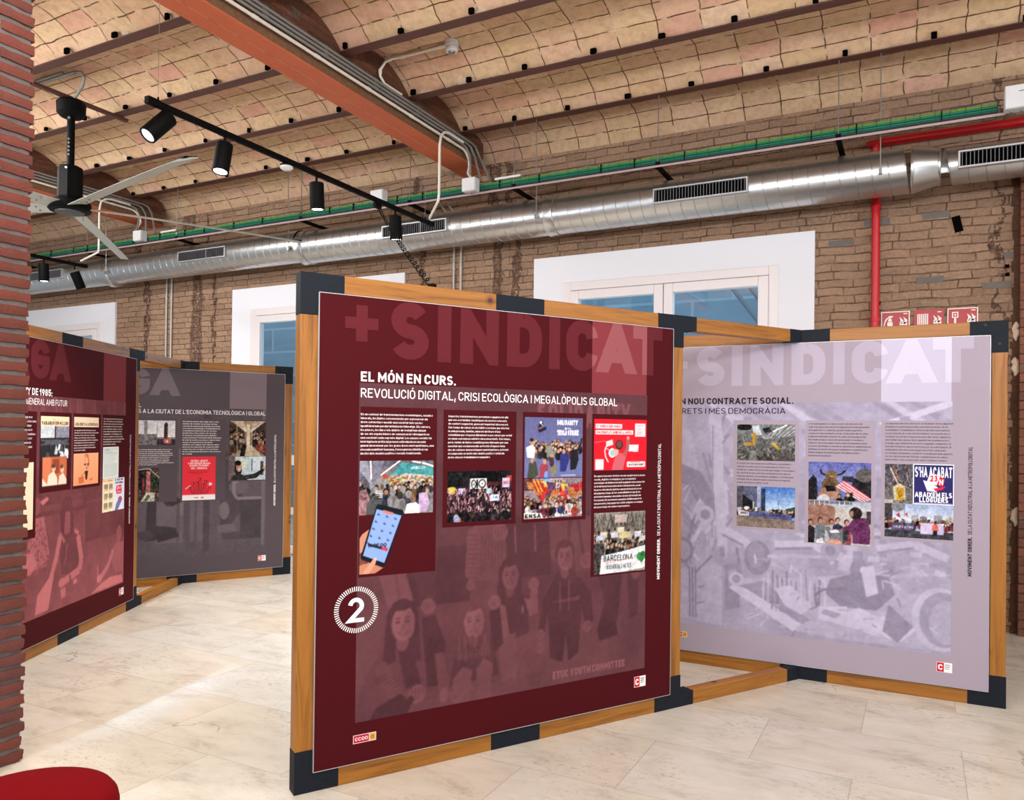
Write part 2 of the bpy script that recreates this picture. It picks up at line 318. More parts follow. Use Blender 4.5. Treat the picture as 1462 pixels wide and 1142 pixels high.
# grey bricks let into the wall
b = MB()
for x, z in ((-.42, 3.35), (.02, 3.36), (.60, 2.98), (-.02, 2.83), (.45, 2.75), (-.7, 3.2)): b.box(x, x+.2, WY-.004, WY+.01, z-.025, z+.028)
b.build('grey_brick', plain('grey_brick', (112, 104, 98), .95, 0, .25, 25, .1), WALL)
def window(k, x0, x1):
    e = bpy.data.objects.new('window_%d' % k, None); COL.objects.link(e); struct(e)
    def ring(nm, m, a, c, y0, y1, z0, z1, wd, sill=False, bv=0, par=e):
        b = MB(); b.box(a, a+wd, y0, y1, z0, z1); b.box(c-wd, c, y0, y1, z0, z1); b.box(a+wd, c-wd, y0, y1, z1-wd, z1)
        if sill: b.box(a+wd, c-wd, y0, y1, z0, z0+wd)
        return b.build(nm, m, par, bevel=bv)
    b = MB(); fa, fc = x0+.335, x1-.30
    b.box(x0, fa, WY-.025, WY+.10, 0, 3.33); b.box(fc, x1, WY-.025, WY+.10, 0, 3.33); b.box(fa, fc, WY-.025, WY+.10, 3.055, 3.33); b.build('window_surround', M_white, e)
    ring('window_frame', M_frame, fa, fc, WY-.035, WY+.06, 0, 3.055, .085, bv=.006)
    mid = (fa+fc)/2+.0
    for a, c in ((fa+.085, mid-.004), (mid+.004, fc-.085)):
        s = ring('window_sash', M_frame, a, c, WY-.05, WY+.03, .02, 2.965, .09, True, .008)
        b = MB(); b.box(a+.09, c-.09, WY-.045, WY+.03, 1.10, 1.22); b.box(a+.09, c-.09, WY-.045, WY+.03, .50, .575); b.build('glazing_bar', M_frame, s)
        b = MB(); b.box(a+.085, c-.085, WY-.012, WY-.002, .1, 2.88); b.build('window_glass', M_glass, s)
    b = MB(); b.box(mid-.045, mid-.005, WY-.062, WY-.05, 1.45, 1.6); b.tube([(mid-.025, WY-.06, 1.56), (mid-.025, WY-.1, 1.56), (mid-.13, WY-.1, 1.56)], .009, 8); b.build('window_handle', M_frame, e)
for k, (a, c) in enumerate(WIN): window(k+1, a, c)
def facade():
    t = NT('yard_facade'); p = t.pos(); cb = t.mapping(p, rot=(R(90), 0, 0))
    b_ = t.n('ShaderNodeTexBrick', offset=.5, i_Scale=1, i_Mortar_Size=.02, i_Brick_Width=1.1, i_Row_Height=.42, i_Color1=L(128, 150, 168), i_Color2=L(70, 100, 124), i_Mortar=L(170, 190, 204)); t.l(cb, b_.inputs[0])
    n = t.noise(t.mapping(p, (.7, 1, 3)), 2, 4); return t.set(t.mix(n, b_.outputs[0], L(146, 176, 196)), .6)
b = MB(); b.box(-15, 6, 10.6, 10.9, 0, 6); struct(b.build('wall_yard', facade()))
b = MB(); b.box(-3.0, -2.4, 9.6, 10.3, 0, 2.7); b.box(-9, -5.5, 10.2, 10.6, 2.3, 2.5); b.box(-3.9, 0, 10.2, 10.6, 2.62, 2.74)
b.tube([(-2.2, 9.4, 3.6), (-1.4, 9.4, 2.5)], .03, 6); b.tube([(-2.0, 9.4, 3.6), (-1.2, 9.4, 2.5)], .03, 6); struct(b.build('wall_yard_ledge', plain('yard_paint', (120, 140, 158), .7)))
# brick pillar beside the camera: mortar core and rough courses
PX, PY = -3.634, 2.163
def pillar():
    e = thing('brick_pillar', 'red brick pillar with thick grey mortar joints at the left edge', 'pillar', (PX-.3, PY-.3, 0))
    b = MB(); b.box(-.288, .288, -.288, .288, 0, 4.24); b.build('mortar_core', M_mort, e)
    r = random.Random(3); b = MB(); z = .006; row = 0
    def rb(x0, x1, y0, y1, z0, z1):
        nx, ny, nz = max(2, int((x1-x0)/.035)), max(2, int((y1-y0)/.035)), 3
        for ax in range(3):
            for side in (0, 1):
                dims = [(x0, x1, nx), (y0, y1, ny), (z0, z1, nz)]; o = [k for k in range(3) if k != ax]
                (a0, a1, na), (b0, b1, nb) = dims[o[0]], dims[o[1]]; i0 = len(b.v)
                for i in range(na+1):
                    for j in range(nb+1):
                        p = [0, 0, 0]; p[ax] = dims[ax][side]; p[o[0]] = a0+(a1-a0)*i/na; p[o[1]] = b0+(b1-b0)*j/nb
                        s = sum(math.sin(p[0]*91.3+p[1]*(57.1)+p[2]*113.7+q*1.7)*c for q, c in ((1, .5), (2.3, .3))); h = math.sin(p[0]*351+p[1]*287+p[2]*433)
                        edge = (i in (0, na))+(j in (0, nb))
                        for q, mid in ((0, (x0+x1)/2), (1, (y0+y1)/2), (2, (z0+z1)/2)):
                            d = 1 if p[q] > mid else -1
                            p[q] += d*(.0025*s+.0015*h) - d*.0022*(edge > 0)
                        b.v.append(tuple(p))
                for i in range(na):
                    for j in range(nb):
                        q = i0+i*(nb+1)+j; b.f.append((q, q+1, q+nb+2, q+nb+1)); b.mi.append(0)
    while z < 4.18:
        h = .0465+r.uniform(-.002, .002); o = r.uniform(-.006, .006)
        cuts = [-.3, -.02, .0, .3] if row % 2 else [-.3, -.155, -.14, .14, .155, .3]
        segs = [(-.3, -.01), (.006, .3)] if row % 2 else [(-.3, -.152), (-.138, .138), (.152, .3)]
        for a, c in segs:
            j = r.uniform(-.004, .004); rb(.02, .3+j, a, c if c < .29 else c+o, z, z+h); rb(-.3, -.02, a, c if c < .29 else c+o, z, z+h)
        z += .0635; row += 1
    b.build('brick_courses', M_pillar, e, smooth=True)
M_mort = plain('grey_mortar', (106, 98, 96), .98, 0, .25, 60, .1)
def pillar_mat():
    t = NT('pillar_brick'); p = t.pos(); sp = t.n('ShaderNodeSeparateXYZ'); t.l(p, sp.inputs[0])
    rowv = t.n('ShaderNodeTexWhiteNoise', noise_dimensions='1D'); t.l(t.math('FLOOR', t.math('DIVIDE', sp.outputs[2], .0635)), rowv.inputs['W'])
    c = t.mix(rowv.outputs[0], L(120, 56, 45), L(92, 44, 37)); n = t.noise(p, 26, 6, .7); c = t.mix(t.math('MULTIPLY', n, .8), c, L(96, 66, 58)); t.bump(t.noise(p, 70, 5, .7), .6, .008)
    return t.set(c, .9, spec=.2)
M_pillar = pillar_mat()
pillar()
# ------------------------------------------------------------------ beams, joists
def beam(x, label):
    e = thing('steel_beam', label, 'beam', (x, 2.35, 4.25), 0, 'painted steel beams under the vaults'); y0, y1 = -4.85, WY-2.35-.16
    for s, nm in ((0, 'lower_flange'), (1, 'lower_flange')):
        b = MB(); b.box(-.140+s*.1405, -.0005+s*.1405, y0, y1, 0, .016); b.build(nm, M_beam, e, bevel=.003)
    r = random.Random(2); yy = y0
    while yy < y1-.3:
        ln = r.uniform(.05, .3); yy += ln+r.uniform(.01, .09)
        b = MB() if yy-ln < y0+.2 else b; b.box(-.0022, .0016, yy-ln, min(yy, y1), -.0006, .0004)
    b.build('seam_paint', plain('seam_paint', (206, 148, 122), .7), e)
    b = MB(); b.box(-.125, .10, y0, y1, .0165, .16); b.build('web_casing', M_scar2, e)
    b = MB(); b.box(-.128, .105, y0, y1, .161, .62); b.build('brick_infill', M_infill, e)
M_scar2 = plain('crumbling_mortar', (128, 96, 74), .98, 0, .45, 45, .05)
BX = [-4.19, -9.16, .90]
beam(BX[0], 'wide red painted steel beam crossing the middle of the vaulted ceiling')
beam(BX[1], 'distant red steel beam behind the ceiling fan')
bays = [(-4.085, 5.9, 'right of the wide red beam'), (-9.055, -4.325, 'between the fan and the red beam'), (-15, -9.295, 'beyond the distant beam at left')]
ords = ['nearest the back wall', 'second from the back wall', 'third from the back wall', 'fourth from the back wall', 'fifth from the back wall', 'sixth from the back wall']
def joists():
    for xa, xb, where in bays:
        for k in range(4 if xa > -10 else 2):
            y = JY[k]; ln = xb-xa
            e = thing('ceiling_joist', 'brown ceiling joist %s, %s' % (where, ords[k]), 'joist', (xa, y, ZJ), 0, 'brown steel joists of the vaulted ceiling')
            b = MB(); b.box(0, ln, -.045, .045, 0, .009); b.box(0, ln, -.005, .005, .009, .1); b.build('joist_flange', M_joist, e)
            r = random.Random(k*7+int(ln*10)); x = .08
            while x < ln-.08:
                wd = r.uniform(.016, .026); y1 = -.052; b = MB(); b.prism([(x-wd, y1-.02), (x-wd*.3, y1-.026), (x+wd, y1-.022), (x+wd*1.1, y1), (x-wd*.9, y1)], .006, r.uniform(.036, .05)); b.build('mortar_notch', M_dark, e)
                if k > 0 and r.random() < .5:
                    w2 = r.uniform(.03, .09); n = 11; d = r.choice((-1, 1)); hh = r.uniform(.035, .08); rad = (.455**2+.2**2)/.4; base = math.asin(.455/rad); q = []
                    for m in range(n+1):
                        a = PI*m/n; px = x+d*(wd+w2*(1+math.cos(a))*r.uniform(.8, 1.15)); l = hh*abs(math.sin(a))*r.uniform(.7, 1.3)
                        a = base-(l+.012)/rad; q.append((px, -.455+rad*math.sin(a)-.005, .01-(rad-.2)+rad*math.cos(a)-.005))
                    p = MB(); p.poly(q); p.build('plaster_patch', M_plaster, e)
                x += .58+r.uniform(-.05, .05)
joists()
# ------------------------------------------------------------------ duct
DY, DZ, DR = 6.9, 3.64, .181
def duct():
    e = thing('spiral_duct', 'large galvanised spiral air duct running along the back brick wall', 'duct', (0, DY, DZ))
    def sec(x0, x1, r, dz=0., dr=None):
        n = 30; b = MB(); P = .118; k = 0; xs = []
        x = x0
        while x < x1: xs += [(x, 0), (x+P*.025, -.0045), (x+P*.06, -.0045), (x+P*.085, 0)]; x += P
        i0 = 0
        for x, d in xs:
            for j in range(n+1):
                a = 2*PI*j/n; xx = min(max(x+P*j/n, x0), x1); rr = r+d
                b.v.append((xx, rr*math.cos(a), dz+rr*math.sin(a)))
        for q in range(len(xs)-1):
            for j in range(n):
                a = q*(n+1)+j; b.f.append((a, a+1, a+n+2, a+n+1)); b.mi.append(0)
        o = b.build('duct_section', M_duct, e, smooth=True); o.data.set_sharp_from_angle(angle=R(22)); return o
    sec(-14.9, -6.30, .183, .025); sec(-6.30, -.06, DR); sec(.13, 5.9, .142, -.012)
    def band(nm, prof):
        b = MB(); b.lathe([(r, z) for r, z in prof], 36, Matrix.Rotation(R(90), 4, 'Y')); return b.build(nm, M_duct, e, smooth=True)
    band('duct_reducer', [(DR+.0005, -.062), (DR+.003, -.058), (DR+.003, -.04), (DR+.0005, -.036), (.1435, .122), (.1465, .126), (.1465, .14), (.1425, .144)])
    for x in (-6.33, -9.75, -3.2, -12.6): band('duct_collar', [(DR+.004, x), (DR+.012, x+.006), (DR+.007, x+.03), (DR+.007, x+.075), (DR+.012, x+.10), (DR+.004, x+.106)])
    for x0, x1, dz in ((-2.10, -1.28, 0), (.256, 1.07, -.016), (-5.07, -4.262, 0), (-8.22, -7.395, .03), (-11.3, -10.55, .03)):
        g = MB(); y = -DR-.028; z0, z1 = -.066+dz, .066+dz; fr = .014
        if x0 > 0: y = -.142-.03
        g.box(x0, x1, y, y+.06, z0, z0+fr); g.box(x0, x1, y, y+.06, z1-fr, z1); g.box(x0, x0+fr, y, y+.06, z0+fr, z1-fr); g.box(x1-fr, x1, y, y+.06, z0+fr, z1-fr)
        go = g.build('vent_grille', M_alu, e, bevel=.002)
        g = MB(); g.box(x0+fr, x1-fr, y+.018, y+.05, z0+fr, z1-fr); g.build('grille_void', M_dark, go)
        g = MB(); n = 30
        for k in range(n):
            x = x0+fr+(x1-x0-2*fr)*(k+.5)/n; g.box(x-.0022, x+.0022, y+.003, y+.0175, z0+fr, z1-fr)
        if dz == .03 or x0 < -5: g.box(x0+(x1-x0)*.6, x0+(x1-x0)*.62, y+.002, y+.0178, z0+fr, z1-fr)
        g.build('grille_slats', plain('slat_grey', (112, 114, 118), .5, .3), go)
    for x in (-9.61, -6.39, -3.25, -.273):
        b = MB(); b.tube([(x, -DR-.015, -.05), (x, -DR-.017, .3), (x, -.218, 4.52-DZ)], .0045, 6); b.box(x-.012, x+.012, -DR-.03, -DR-.004, -.06, -.02); b.build('hanger_rod', M_galv, e)
duct()
# ------------------------------------------------------------------ cable tray and cables
TY, TZ = 6.70, 3.905
def tray():
    e = thing('cable_tray', 'hanging wire cable tray above the spiral air duct', 'cable tray', (0, TY, TZ))
    b = MB()
    for y in (-.05, -.02, .01, .05): b.tube([(-15, y, 0), (.6, y, 0)], .0035, 5)
    for y in (-.055, .055): b.tube([(-15, y, .085), (.6, y, .085)], .0035, 5)
    for k in range(156): x = -15+k*.1; b.tube([(x, -.057, .087), (x, -.055, -.004), (x, .055, -.004), (x, .057, .087)], .0022, 4)
    b.build('wire_basket', plain('basket_wire', (70, 72, 74), .5, .4), e)
    b = MB(); b.box(-15, .55, -.062, -.054, -.03, -.012); b.build('tray_rail', plain('tray_rail', (176, 150, 150), .5), e)
    for x in (-.574, -2.044, -3.469, -4.681, -6.159, -8.186, -9.93, -11.6):
        b = MB(); b.box(x-.02, x+.02, -.06, .40, -.034, -.008); b.box(x-.02, x+.02, -.06, -.052, -.034, .02); b.build('tray_bracket', M_blk, e)
        b = MB(); b.tube([(x, -.056, -.03), (x, -.04, 4.515-TZ)], .0045, 6); b.build('threaded_rod', M_galv, e)
    r = random.Random(5)
    for k in range(34): x = -14.8+k*.45+r.uniform(-.1, .1); b = MB(); b.box(x-.004, x+.004, -.058, .052, .001, .078); b.build('cable_tie', M_blk, e)
tray()
def cables():
    r = random.Random(9)
    for k in range(11):
        y = -.045+.009*(k % 10)+r.uniform(-.002, .002); z0 = .012+.0058*k if k < 10 else .074
        y = [-.045, -.028, -.011, .006, .023, -.037, -.019, -.001, -.045, -.027, -.037][k]; z0 = [.012, .012, .012, .012, .012, .0285, .0285, .0285, .045, .045, .0615][k]
        path = []; x = -14.9; x1 = .5
        while x < x1: path.append((x, TY+y+.001*math.sin(x*2.1+k*.2), TZ+z0+.0012*math.sin(x*1.3)+.0012)); x += .35
        path.append((x1, TY+y, TZ+z0))
        b = MB(); b.tube(path, .0075, 6)
        m = M_earth if k == 10 else (M_cable if k % 3 else M_cable2)
        o = b.build('power_cable', m, smooth=True)
        tag(o, 'yellow green earth cable on top of the green cable bundle' if k == 10 else 'green power cable lying in the hanging cable tray', 'cable', None if k == 10 else 'green cables in the tray')
cables()
def jbox(x, y, z, wx, wy, wz, label, rz=0, logo=False):
    e = thing('junction_box', label, 'junction box', (x, y, z), rz, 'white electrical boxes'); b = MB(); b.box(-wx/2, wx/2, -wy/2, wy/2, -wz/2, wz/2); b.build('box_body', M_box, e, bevel=.006)
    b = MB(); b.box(-wx/2+.004, wx/2-.004, -wy/2-.008, -wy/2-.0005, -wz/2+.004, wz/2-.004); b.build('box_lid', M_box, e, bevel=.003)
    b = MB()
    for k in range(3): b.tube([(-wx*.3+wx*.3*k, 0, -wz/2-.014), (-wx*.3+wx*.3*k, 0, -wz/2-.0005)], .012, 8)
    b.build('cable_gland', M_cond, e)
    if logo:
        b = MB(); b.tube([(-.02, -wy/2-.009, .03), (.06, -wy/2-.009, .034)], .0022, 5); b.tube([(.02, -wy/2-.009, .01), (.035, -wy/2-.009, -.012), (.06, -wy/2-.009, -.02)], .004, 5); b.build('box_marking', M_blk, e)
jbox(-3.915, 6.59, 3.955, .15, .09, .13, 'white junction box under the end of the wide red beam')
jbox(-8.785, 6.59, 3.97, .15, .09, .13, 'white junction box on the tray behind the ceiling fan')
jbox(-5.03, 6.59, 3.995, .16, .09, .11, 'white junction box half hidden behind the long black track')
jbox(.64, 6.585, 3.96, .21, .10, .165, 'largest white box at the right end of the green cables', logo=True)
for x, l in ((-3.535, 'slim white strip box on the green cables beside the wide red beam'), (-8.33, 'slim white strip box on the green cables behind the fan')):
    b = MB(); b.box(x-.14, x+.14, 6.638, 6.70, 3.988, 4.01); tag(b.build('cover_strip', M_box, bevel=.004), l, 'cover strip')
TX = -4.30
# ------------------------------------------------------------------ conduits beside the beams
def conduits(dx, who):
    fx = -4.084+dx
    b = MB(); z = 4.348; x = fx+.049
    b.tube([(x, -2, z), (x, 6.55, z)]+arcpts((x, 6.62, z-.14), .14, PI/2, 0, 6, (0, 1, 0), (0, 0, 1))+[(x+.02, 6.70, 4.12), (x+.12, 6.60, 4.03)], .0125, 8)
    for k in range(8): y = 2+k*.62; b.tube([(x, y, z), (x, y+.05, z)], .0155, 8)
    tag(b.build('conduit_pipe', M_condw, smooth=True), 'bright white conduit along the side of the %s' % who, 'conduit', 'conduits along the beams')
    for k in range(3):
        z = 4.392+.034*k; yb = 6.62+.09*k; b = MB()
        b.tube([(x, -2, z), (x, yb, z)]+[(x+.01, yb+.06, z-.02), (x+.03, yb+.10, z-.1), (x+.10+.07*k, yb+.0, 4.02)], .0115, 8)
        for q in range(8): y = 2.1+q*.62; b.tube([(x, y, z), (x, y+.04, z)], .0145, 8)
        tag(b.build('conduit_pipe', M_cond, smooth=True), '%s grey conduit beside the %s' % (('lowest', 'middle', 'topmost')[k], who), 'conduit', 'conduits along the beams')
conduits(0, 'wide red beam'); conduits(-4.97, 'distant beam behind the fan')
def feed(dx, label, tx, ty):
    x = -4.0+dx; b = MB(); z = 4.36
    x -= .004; b.tube([(x, 6.58, 4.392), (x, 6.32, 4.392), (x, 6.24, 4.372), (x, 6.18, 4.32), (x, 6.16, 4.22), (x, 6.16, 3.76), (x-.012, 6.165, 3.70), (tx+.02, ty, 3.632)], .0125, 10)
    tag(b.build('feed_conduit', M_condw, smooth=True), label, 'conduit')
feed(0, 'white bent conduit dropping from the wide beam to the long black track', TX, 6.42); feed(-4.97, 'white bent conduit dropping to the short black track at left', -9.40, 6.20)
b = MB()
for a, c in (((-4.516, WY-.016), 4.1), ((-4.426, WY-.016), 4.1)): pass
for xs, who in (((-4.516, -4.426), 'between the middle windows'), ((-9.117, -9.019), 'between the left windows')):
    for k, x in enumerate(xs):
        b = MB(); b.tube([(x, WY-.022, 0), (x, WY-.022, 3.82), (x, WY-.17, 3.88), (x, WY-.30, 3.94)], .0125, 8)
        for z in (.8, 1.6, 2.4, 2.9, 3.3): b.tube([(x, WY-.022, z), (x, WY-.022, z+.03)], .016, 8)
        tag(b.build('wall_conduit', M_condl, smooth=True), '%s of two grey vertical conduits on the brick wall %s' % (('left', 'right')[k], who), 'conduit', 'vertical conduits on the back wall')
# smoke detector
e = thing('smoke_detector', 'white round smoke detector under the vault right of the beam', 'smoke detector', (-3.404, 5.40, 4.715))
b = MB(); b.lathe([(.052, .012), (.056, .01), (.056, -.03), (.052, -.034)], 24); b.build('detector_base', M_box, e, smooth=True)
b = MB(); b.lathe([(.046, -.0345), (.05, -.045), (.05, -.07), (.044, -.078)], 24); b.build('detector_head', M_box, e, smooth=True)
b = MB(); b.lathe([(.03, -.0785), (.028, -.085)], 20); b.lathe([(.012, -.0855), (.01, -.09)], 12); b.build('sensor_cap', M_galv, e)
b = MB(); b.tube([(-3.45, 5.40, 4.703), (-3.90, 5.395, 4.70), (-3.98, 5.375, 4.695), (-4.03, 5.34, 4.66), (-4.05, 5.30, 4.58), (-4.05, 5.30, 4.53), (-4.05, 5.36, 4.489), (-4.045, 5.6, 4.488)], .0115, 10)
for p, q in (((-3.46, 5.4, 4.703), (-3.53, 5.4, 4.703)), ((-3.86, 5.395, 4.70), (-3.91, 5.395, 4.70)), ((-4.05, 5.3, 4.585), (-4.05, 5.3, 4.55))): b.tube([p, q], .0155, 10)
tag(b.build('detector_conduit', M_condw, smooth=True), 'white bent conduit leading to the smoke detector', 'conduit')
# ------------------------------------------------------------------ tracks and spots
def track(x, y0, y1, z, label, wires):
    e = thing('lighting_track', label, 'lighting track', (x, (y0+y1)/2, z)); h = (y1-y0)/2
    b = MB(); b.box(-.018, .018, -h, h, -.018, .018); b.box(-.012, .012, -h, h, -.022, -.018); b.build('track_rail', M_blk, e, bevel=.003)
    for s in (-1, 1): b = MB(); b.box(-.021, .021, s*h-.045, s*h+.045, -.022, .023); b.build('end_cap', M_blk, e, bevel=.004)
    for y, zt in wires:
        yy = y-(y0+y1)/2; b = MB(); b.tube([(0, yy, .018), (0, yy, zt-z)], .0016, 5); b.build('suspension_wire', M_galv, e)
        b = MB(); b.tube([(0, yy, .0185), (0, yy, .045)], .006, 8); b.build('wire_clip', M_blk, e)
track(TX, 3.30, 6.46, 3.592, 'long black lighting track hung under the wide red beam', ((3.34, 4.25), (6.37, 4.25)))
track(-9.40, 4.6, 6.25, 3.58, 'short black lighting track at the far left', ((6.06, 4.5), ))
def spot(x, y, z, d, label, lit, ln=.215, r=.057, stem=.045, lens=None):
    e = thing('track_spotlight', label, 'spotlight', (x, y, z), 0, 'black cylinder spotlights'); d = Vector(d).normalized()
    b = MB(); b.box(-.016, .016, -.05, .05, .0, .024); b.build('track_adapter', M_blk, e, bevel=.003)
    b = MB(); b.tube([(0, 0, 0), (0, 0, -stem)], .010, 10); b.build('spot_stem', M_blk, e)
    o = Vector((0, 0, -stem-.004))-Vector((0, 0, 1))*(r*.5 if abs(d.z) < .95 else .002)
    T = aim(o-d*(.06 if abs(d.z) < .9 else 0.), d)
    b = MB(); b.lathe([(r-.006, 0), (r, .005), (r, ln-.004), (r-.003, ln), (r-.009, ln), (r-.010, ln-.02)], 28, T); b.build('spot_body', M_blk, e, smooth=True)
    b = MB(); b.lathe([(r-.0105, ln-.012), (r-.011, ln-.006)], 24, T); b.build('spot_lens', lens or (M_lens if lit else M_lensoff), e)
    if lit:
        l = bpy.data.lights.new('spot_light', 'SPOT'); l.energy = lit; l.spot_size = R(96); l.spot_blend = .7; l.shadow_soft_size = .045; l.color = (1, .98, .94)
        lo = bpy.data.objects.new('spot_light', l); COL.objects.link(lo); lo.parent = e; lo.matrix_local = aim(o-d*(.06 if abs(d.z) < .9 else 0.)+d*(ln+.012), -d)
zt = 3.569
spot(TX, 3.38, zt, (-.12, -.62, -.72), 'black spotlight tilted toward the room, first on the long track', 90, lens=M_lensdim)
spot(TX, 3.88, zt, (.05, -.22, -1), 'lit black spotlight, second on the long track', 300)
spot(TX, 4.815, zt, (.02, .05, -1), 'lit black spotlight hanging straight, third on the long track', 300)
spot(TX, 5.88, zt, (.0, .10, -1), 'lit black spotlight near the far end of the long track', 300)
spot(-9.40, 5.74, zt-.01, (.03, .02, -1), 'black spotlight hanging straight on the short left track', 250)
spot(-9.40, 6.13, zt-.01, (.05, .45, -1), 'black spotlight tilted toward the wall on the short left track', 0)
e = thing('ceiling_sensor', 'small round white sensor clipped to the long black track', 'sensor', (TX, 4.48, zt)); b = MB(); b.lathe([(.03, .0), (.05, -.012), (.05, -.022)], 24); b.build('sensor_base', M_blk, e, smooth=True)
b = MB(); b.lathe([(.048, -.0225), (.05, -.035), (.03, -.05), (.012, -.053)], 24); b.build('sensor_dome', M_box, e, smooth=True)
# coiled cord
def coil():
    A = Vector((TX, 5.61, 3.55)); B = Vector((-2.008, 3.040, 2.2055)); n = 900; path = []
    ax = (B-A).normalized(); u = ax.cross(Z).normalized(); v = ax.cross(u)
    for k in range(n+1):
        t = k/n; c = A.lerp(B, t); c.z -= .03*math.sin(PI*t); rr = .012*min(1, t*14, (1-t)*30+.1); a = t*2*PI*27
        path.append(tuple(c+(u*math.cos(a)+v*math.sin(a))*rr))
    e = thing('coiled_cord', 'black coiled cord from the track to the top of the large red panel', 'cord', A)
    b = MB(); b.tube([tuple(Vector(p)-A) for p in path], .0032, 5); b.build('cord', M_blk, e, smooth=True)
    b = MB(); b.box(-.016, .016, -.045, .045, -.03, .018); b.build('cord_adapter', M_blk, e, bevel=.004)
    b = MB(); q = B-A; b.box(q.x-.015, q.x+.015, q.y-.015, q.y+.015, q.z-.004, q.z+.012); b.build('cord_clip', M_blk, e)
coil()
# ------------------------------------------------------------------ fan
def fan():
    fx, fy = -6.814, 4.39; e = thing('ceiling_fan', 'big black ceiling fan with five long ivory blades at left', 'ceiling fan', (fx, fy, 3.527))
    b = MB(); b.box(-.02, .02, -1.5, .56, .962, .992); b.build('mounting_bar', M_joist, e)
    b = MB(); b.lathe([(.05, .80), (.09, .81), (.118, .84), (.122, .93), (.10, .955), (.04, .962)], 28); b.build('canopy', M_blk, e, smooth=True)
    b = MB(); b.tube([(0, 0, .80), (0, 0, .36)], .033, 16); b.build('downrod', M_blk, e, smooth=True)
    b = MB()
    for k in range(5): b.lathe([(.009, 0), (.009, .006)], 10, aim((.02, -.03, .46+k*.035), (.55, -.83, 0)))
    b.lathe([(.012, 0), (.012, .01)], 10, aim((.02, -.03, .79), (.55, -.83, 0))); b.build('rod_bolt', M_galv, e)
    b = MB(); b.lathe([(.085, .36), (.10, .35), (.105, .30), (.105, .08), (.09, .045)], 8); b.build('motor_housing', M_blk, e)
    b = MB(); b.lathe([(.16, .045), (.175, .03), (.178, -.03), (.165, -.045), (.10, -.05)], 36); b.build('hub', M_blk, e, smooth=True)
    b = MB(); b.lathe([(.12, -.0505), (.118, -.06), (.05, -.07)], 30); b.build('hub_cover', plain('fan_grey', (72, 74, 74), .5), e, smooth=True)
    b = MB(); b.lathe([(.009, 0), (.007, .008)], 8, aim((.07, -.085, .32), (.6, -.8, 0))); b.build('status_light', emit('status_led', (190, 220, 255), 4), e)
    for k in range(5):
        a = R(-12.5+72*k); T = Matrix.Rotation(a, 4, 'Z') @ Matrix.Translation((0, 0, -.01)) @ Matrix.Rotation(R(14), 4, 'X')
        b = MB(); n = 24; i0 = 0; m = 12
        for i in range(n+1):
            t = i/n; x = .16+(2.10-.16)*t; wd = .17-.045*t; lead = .5
            for j in range(m):
                q = 2*PI*j/m; yy = math.cos(q)*wd/2; zz = math.sin(q)*.008*(1-.3*math.cos(q))+.02*(1-(2*yy/wd)**2)*.4
                xx = x+(yy/wd)*.16*max(0, (t-.9)/.1); b.v.append(tuple(T @ Vector((xx, yy, zz-.02*t*t))))
        for i in range(n):
            for j in range(m): p, q = i*m+j, i*m+(j+1) % m; b.f.append((p, q, q+m, p+m)); b.mi.append(0)
        b.f.append(tuple(reversed(range(m)))); b.f.append(tuple(range(n*m, n*m+m))); b.mi += [0, 0]
        o = b.build('fan_blade', M_blade, e, smooth=True)
        b = MB(); b.box(2.04, 2.115, -.02, .085, -.008, .004, T); b.build('blade_tip', M_blk, o, bevel=.003)
        b = MB()
        for x, y in ((.3, .03), (.3, -.03), (.42, 0)): b.lathe([(.007, -.012), (.007, .012)], 8, T @ Matrix.Translation((x, y, 0)))
        b.build('blade_screw', M_galv, o)
fan()
b = MB(); b.tube([(-9.0, 4.32, 4.70), (-6.62, 4.30, 4.67)], .017, 10); b.tube([(-9.0, 4.26, 4.695), (-6.72, 4.25, 4.665)], .012, 8)
tag(b.build('supply_conduit', M_galv, smooth=True), 'silver twin conduit under the vault beside the fan canopy', 'conduit')
b = MB(); b.tube([(-6.62, 4.30, 4.67), (-6.56, 4.31, 4.66), (-6.54, 4.33, 4.62), (-6.60, 4.35, 4.56), (-6.70, 4.36, 4.50), (-6.76, 4.37, 4.468)], .014, 10)
for k in range(1): pass
tag(b.build('flexible_conduit', M_cond, smooth=True), 'grey flexible hose curling down to the fan canopy', 'conduit')
# ------------------------------------------------------------------ fire pipe, signs
b = MB()
e = thing('fire_pipe', 'red fire water pipe down the brick wall and along its top', 'pipe', (-.325, WY-.05, 0))
b.tube([(0, 0, 0), (0, 0, 3.4), (0, 0, 3.7)], .033, 14); b.build('pipe_riser', M_fire, e, smooth=True)
b = MB(); b.tube([(-.07, -.14, 3.955), (-.04, -.14, 3.96), (.05, -.14, 3.962), (6.2, -.14, 3.962)], [.02, .030, .036, .036], 14); b.build('pipe_main', M_fire, e, smooth=True)
b = MB(); b.tube([(0, 0, 3.70), (0, -.03, 3.77), (0, -.11, 3.80), (0, -.14, 3.86), (0, -.14, 3.95)], .033, 14); b.build('pipe_elbow', M_fire, e, smooth=True)
for z in (1.2, 2.5, 3.45): b = MB(); b.tube([(0, 0, z), (0, 0, z+.035)], .040, 14); b.build('pipe_clamp', M_fire, e)
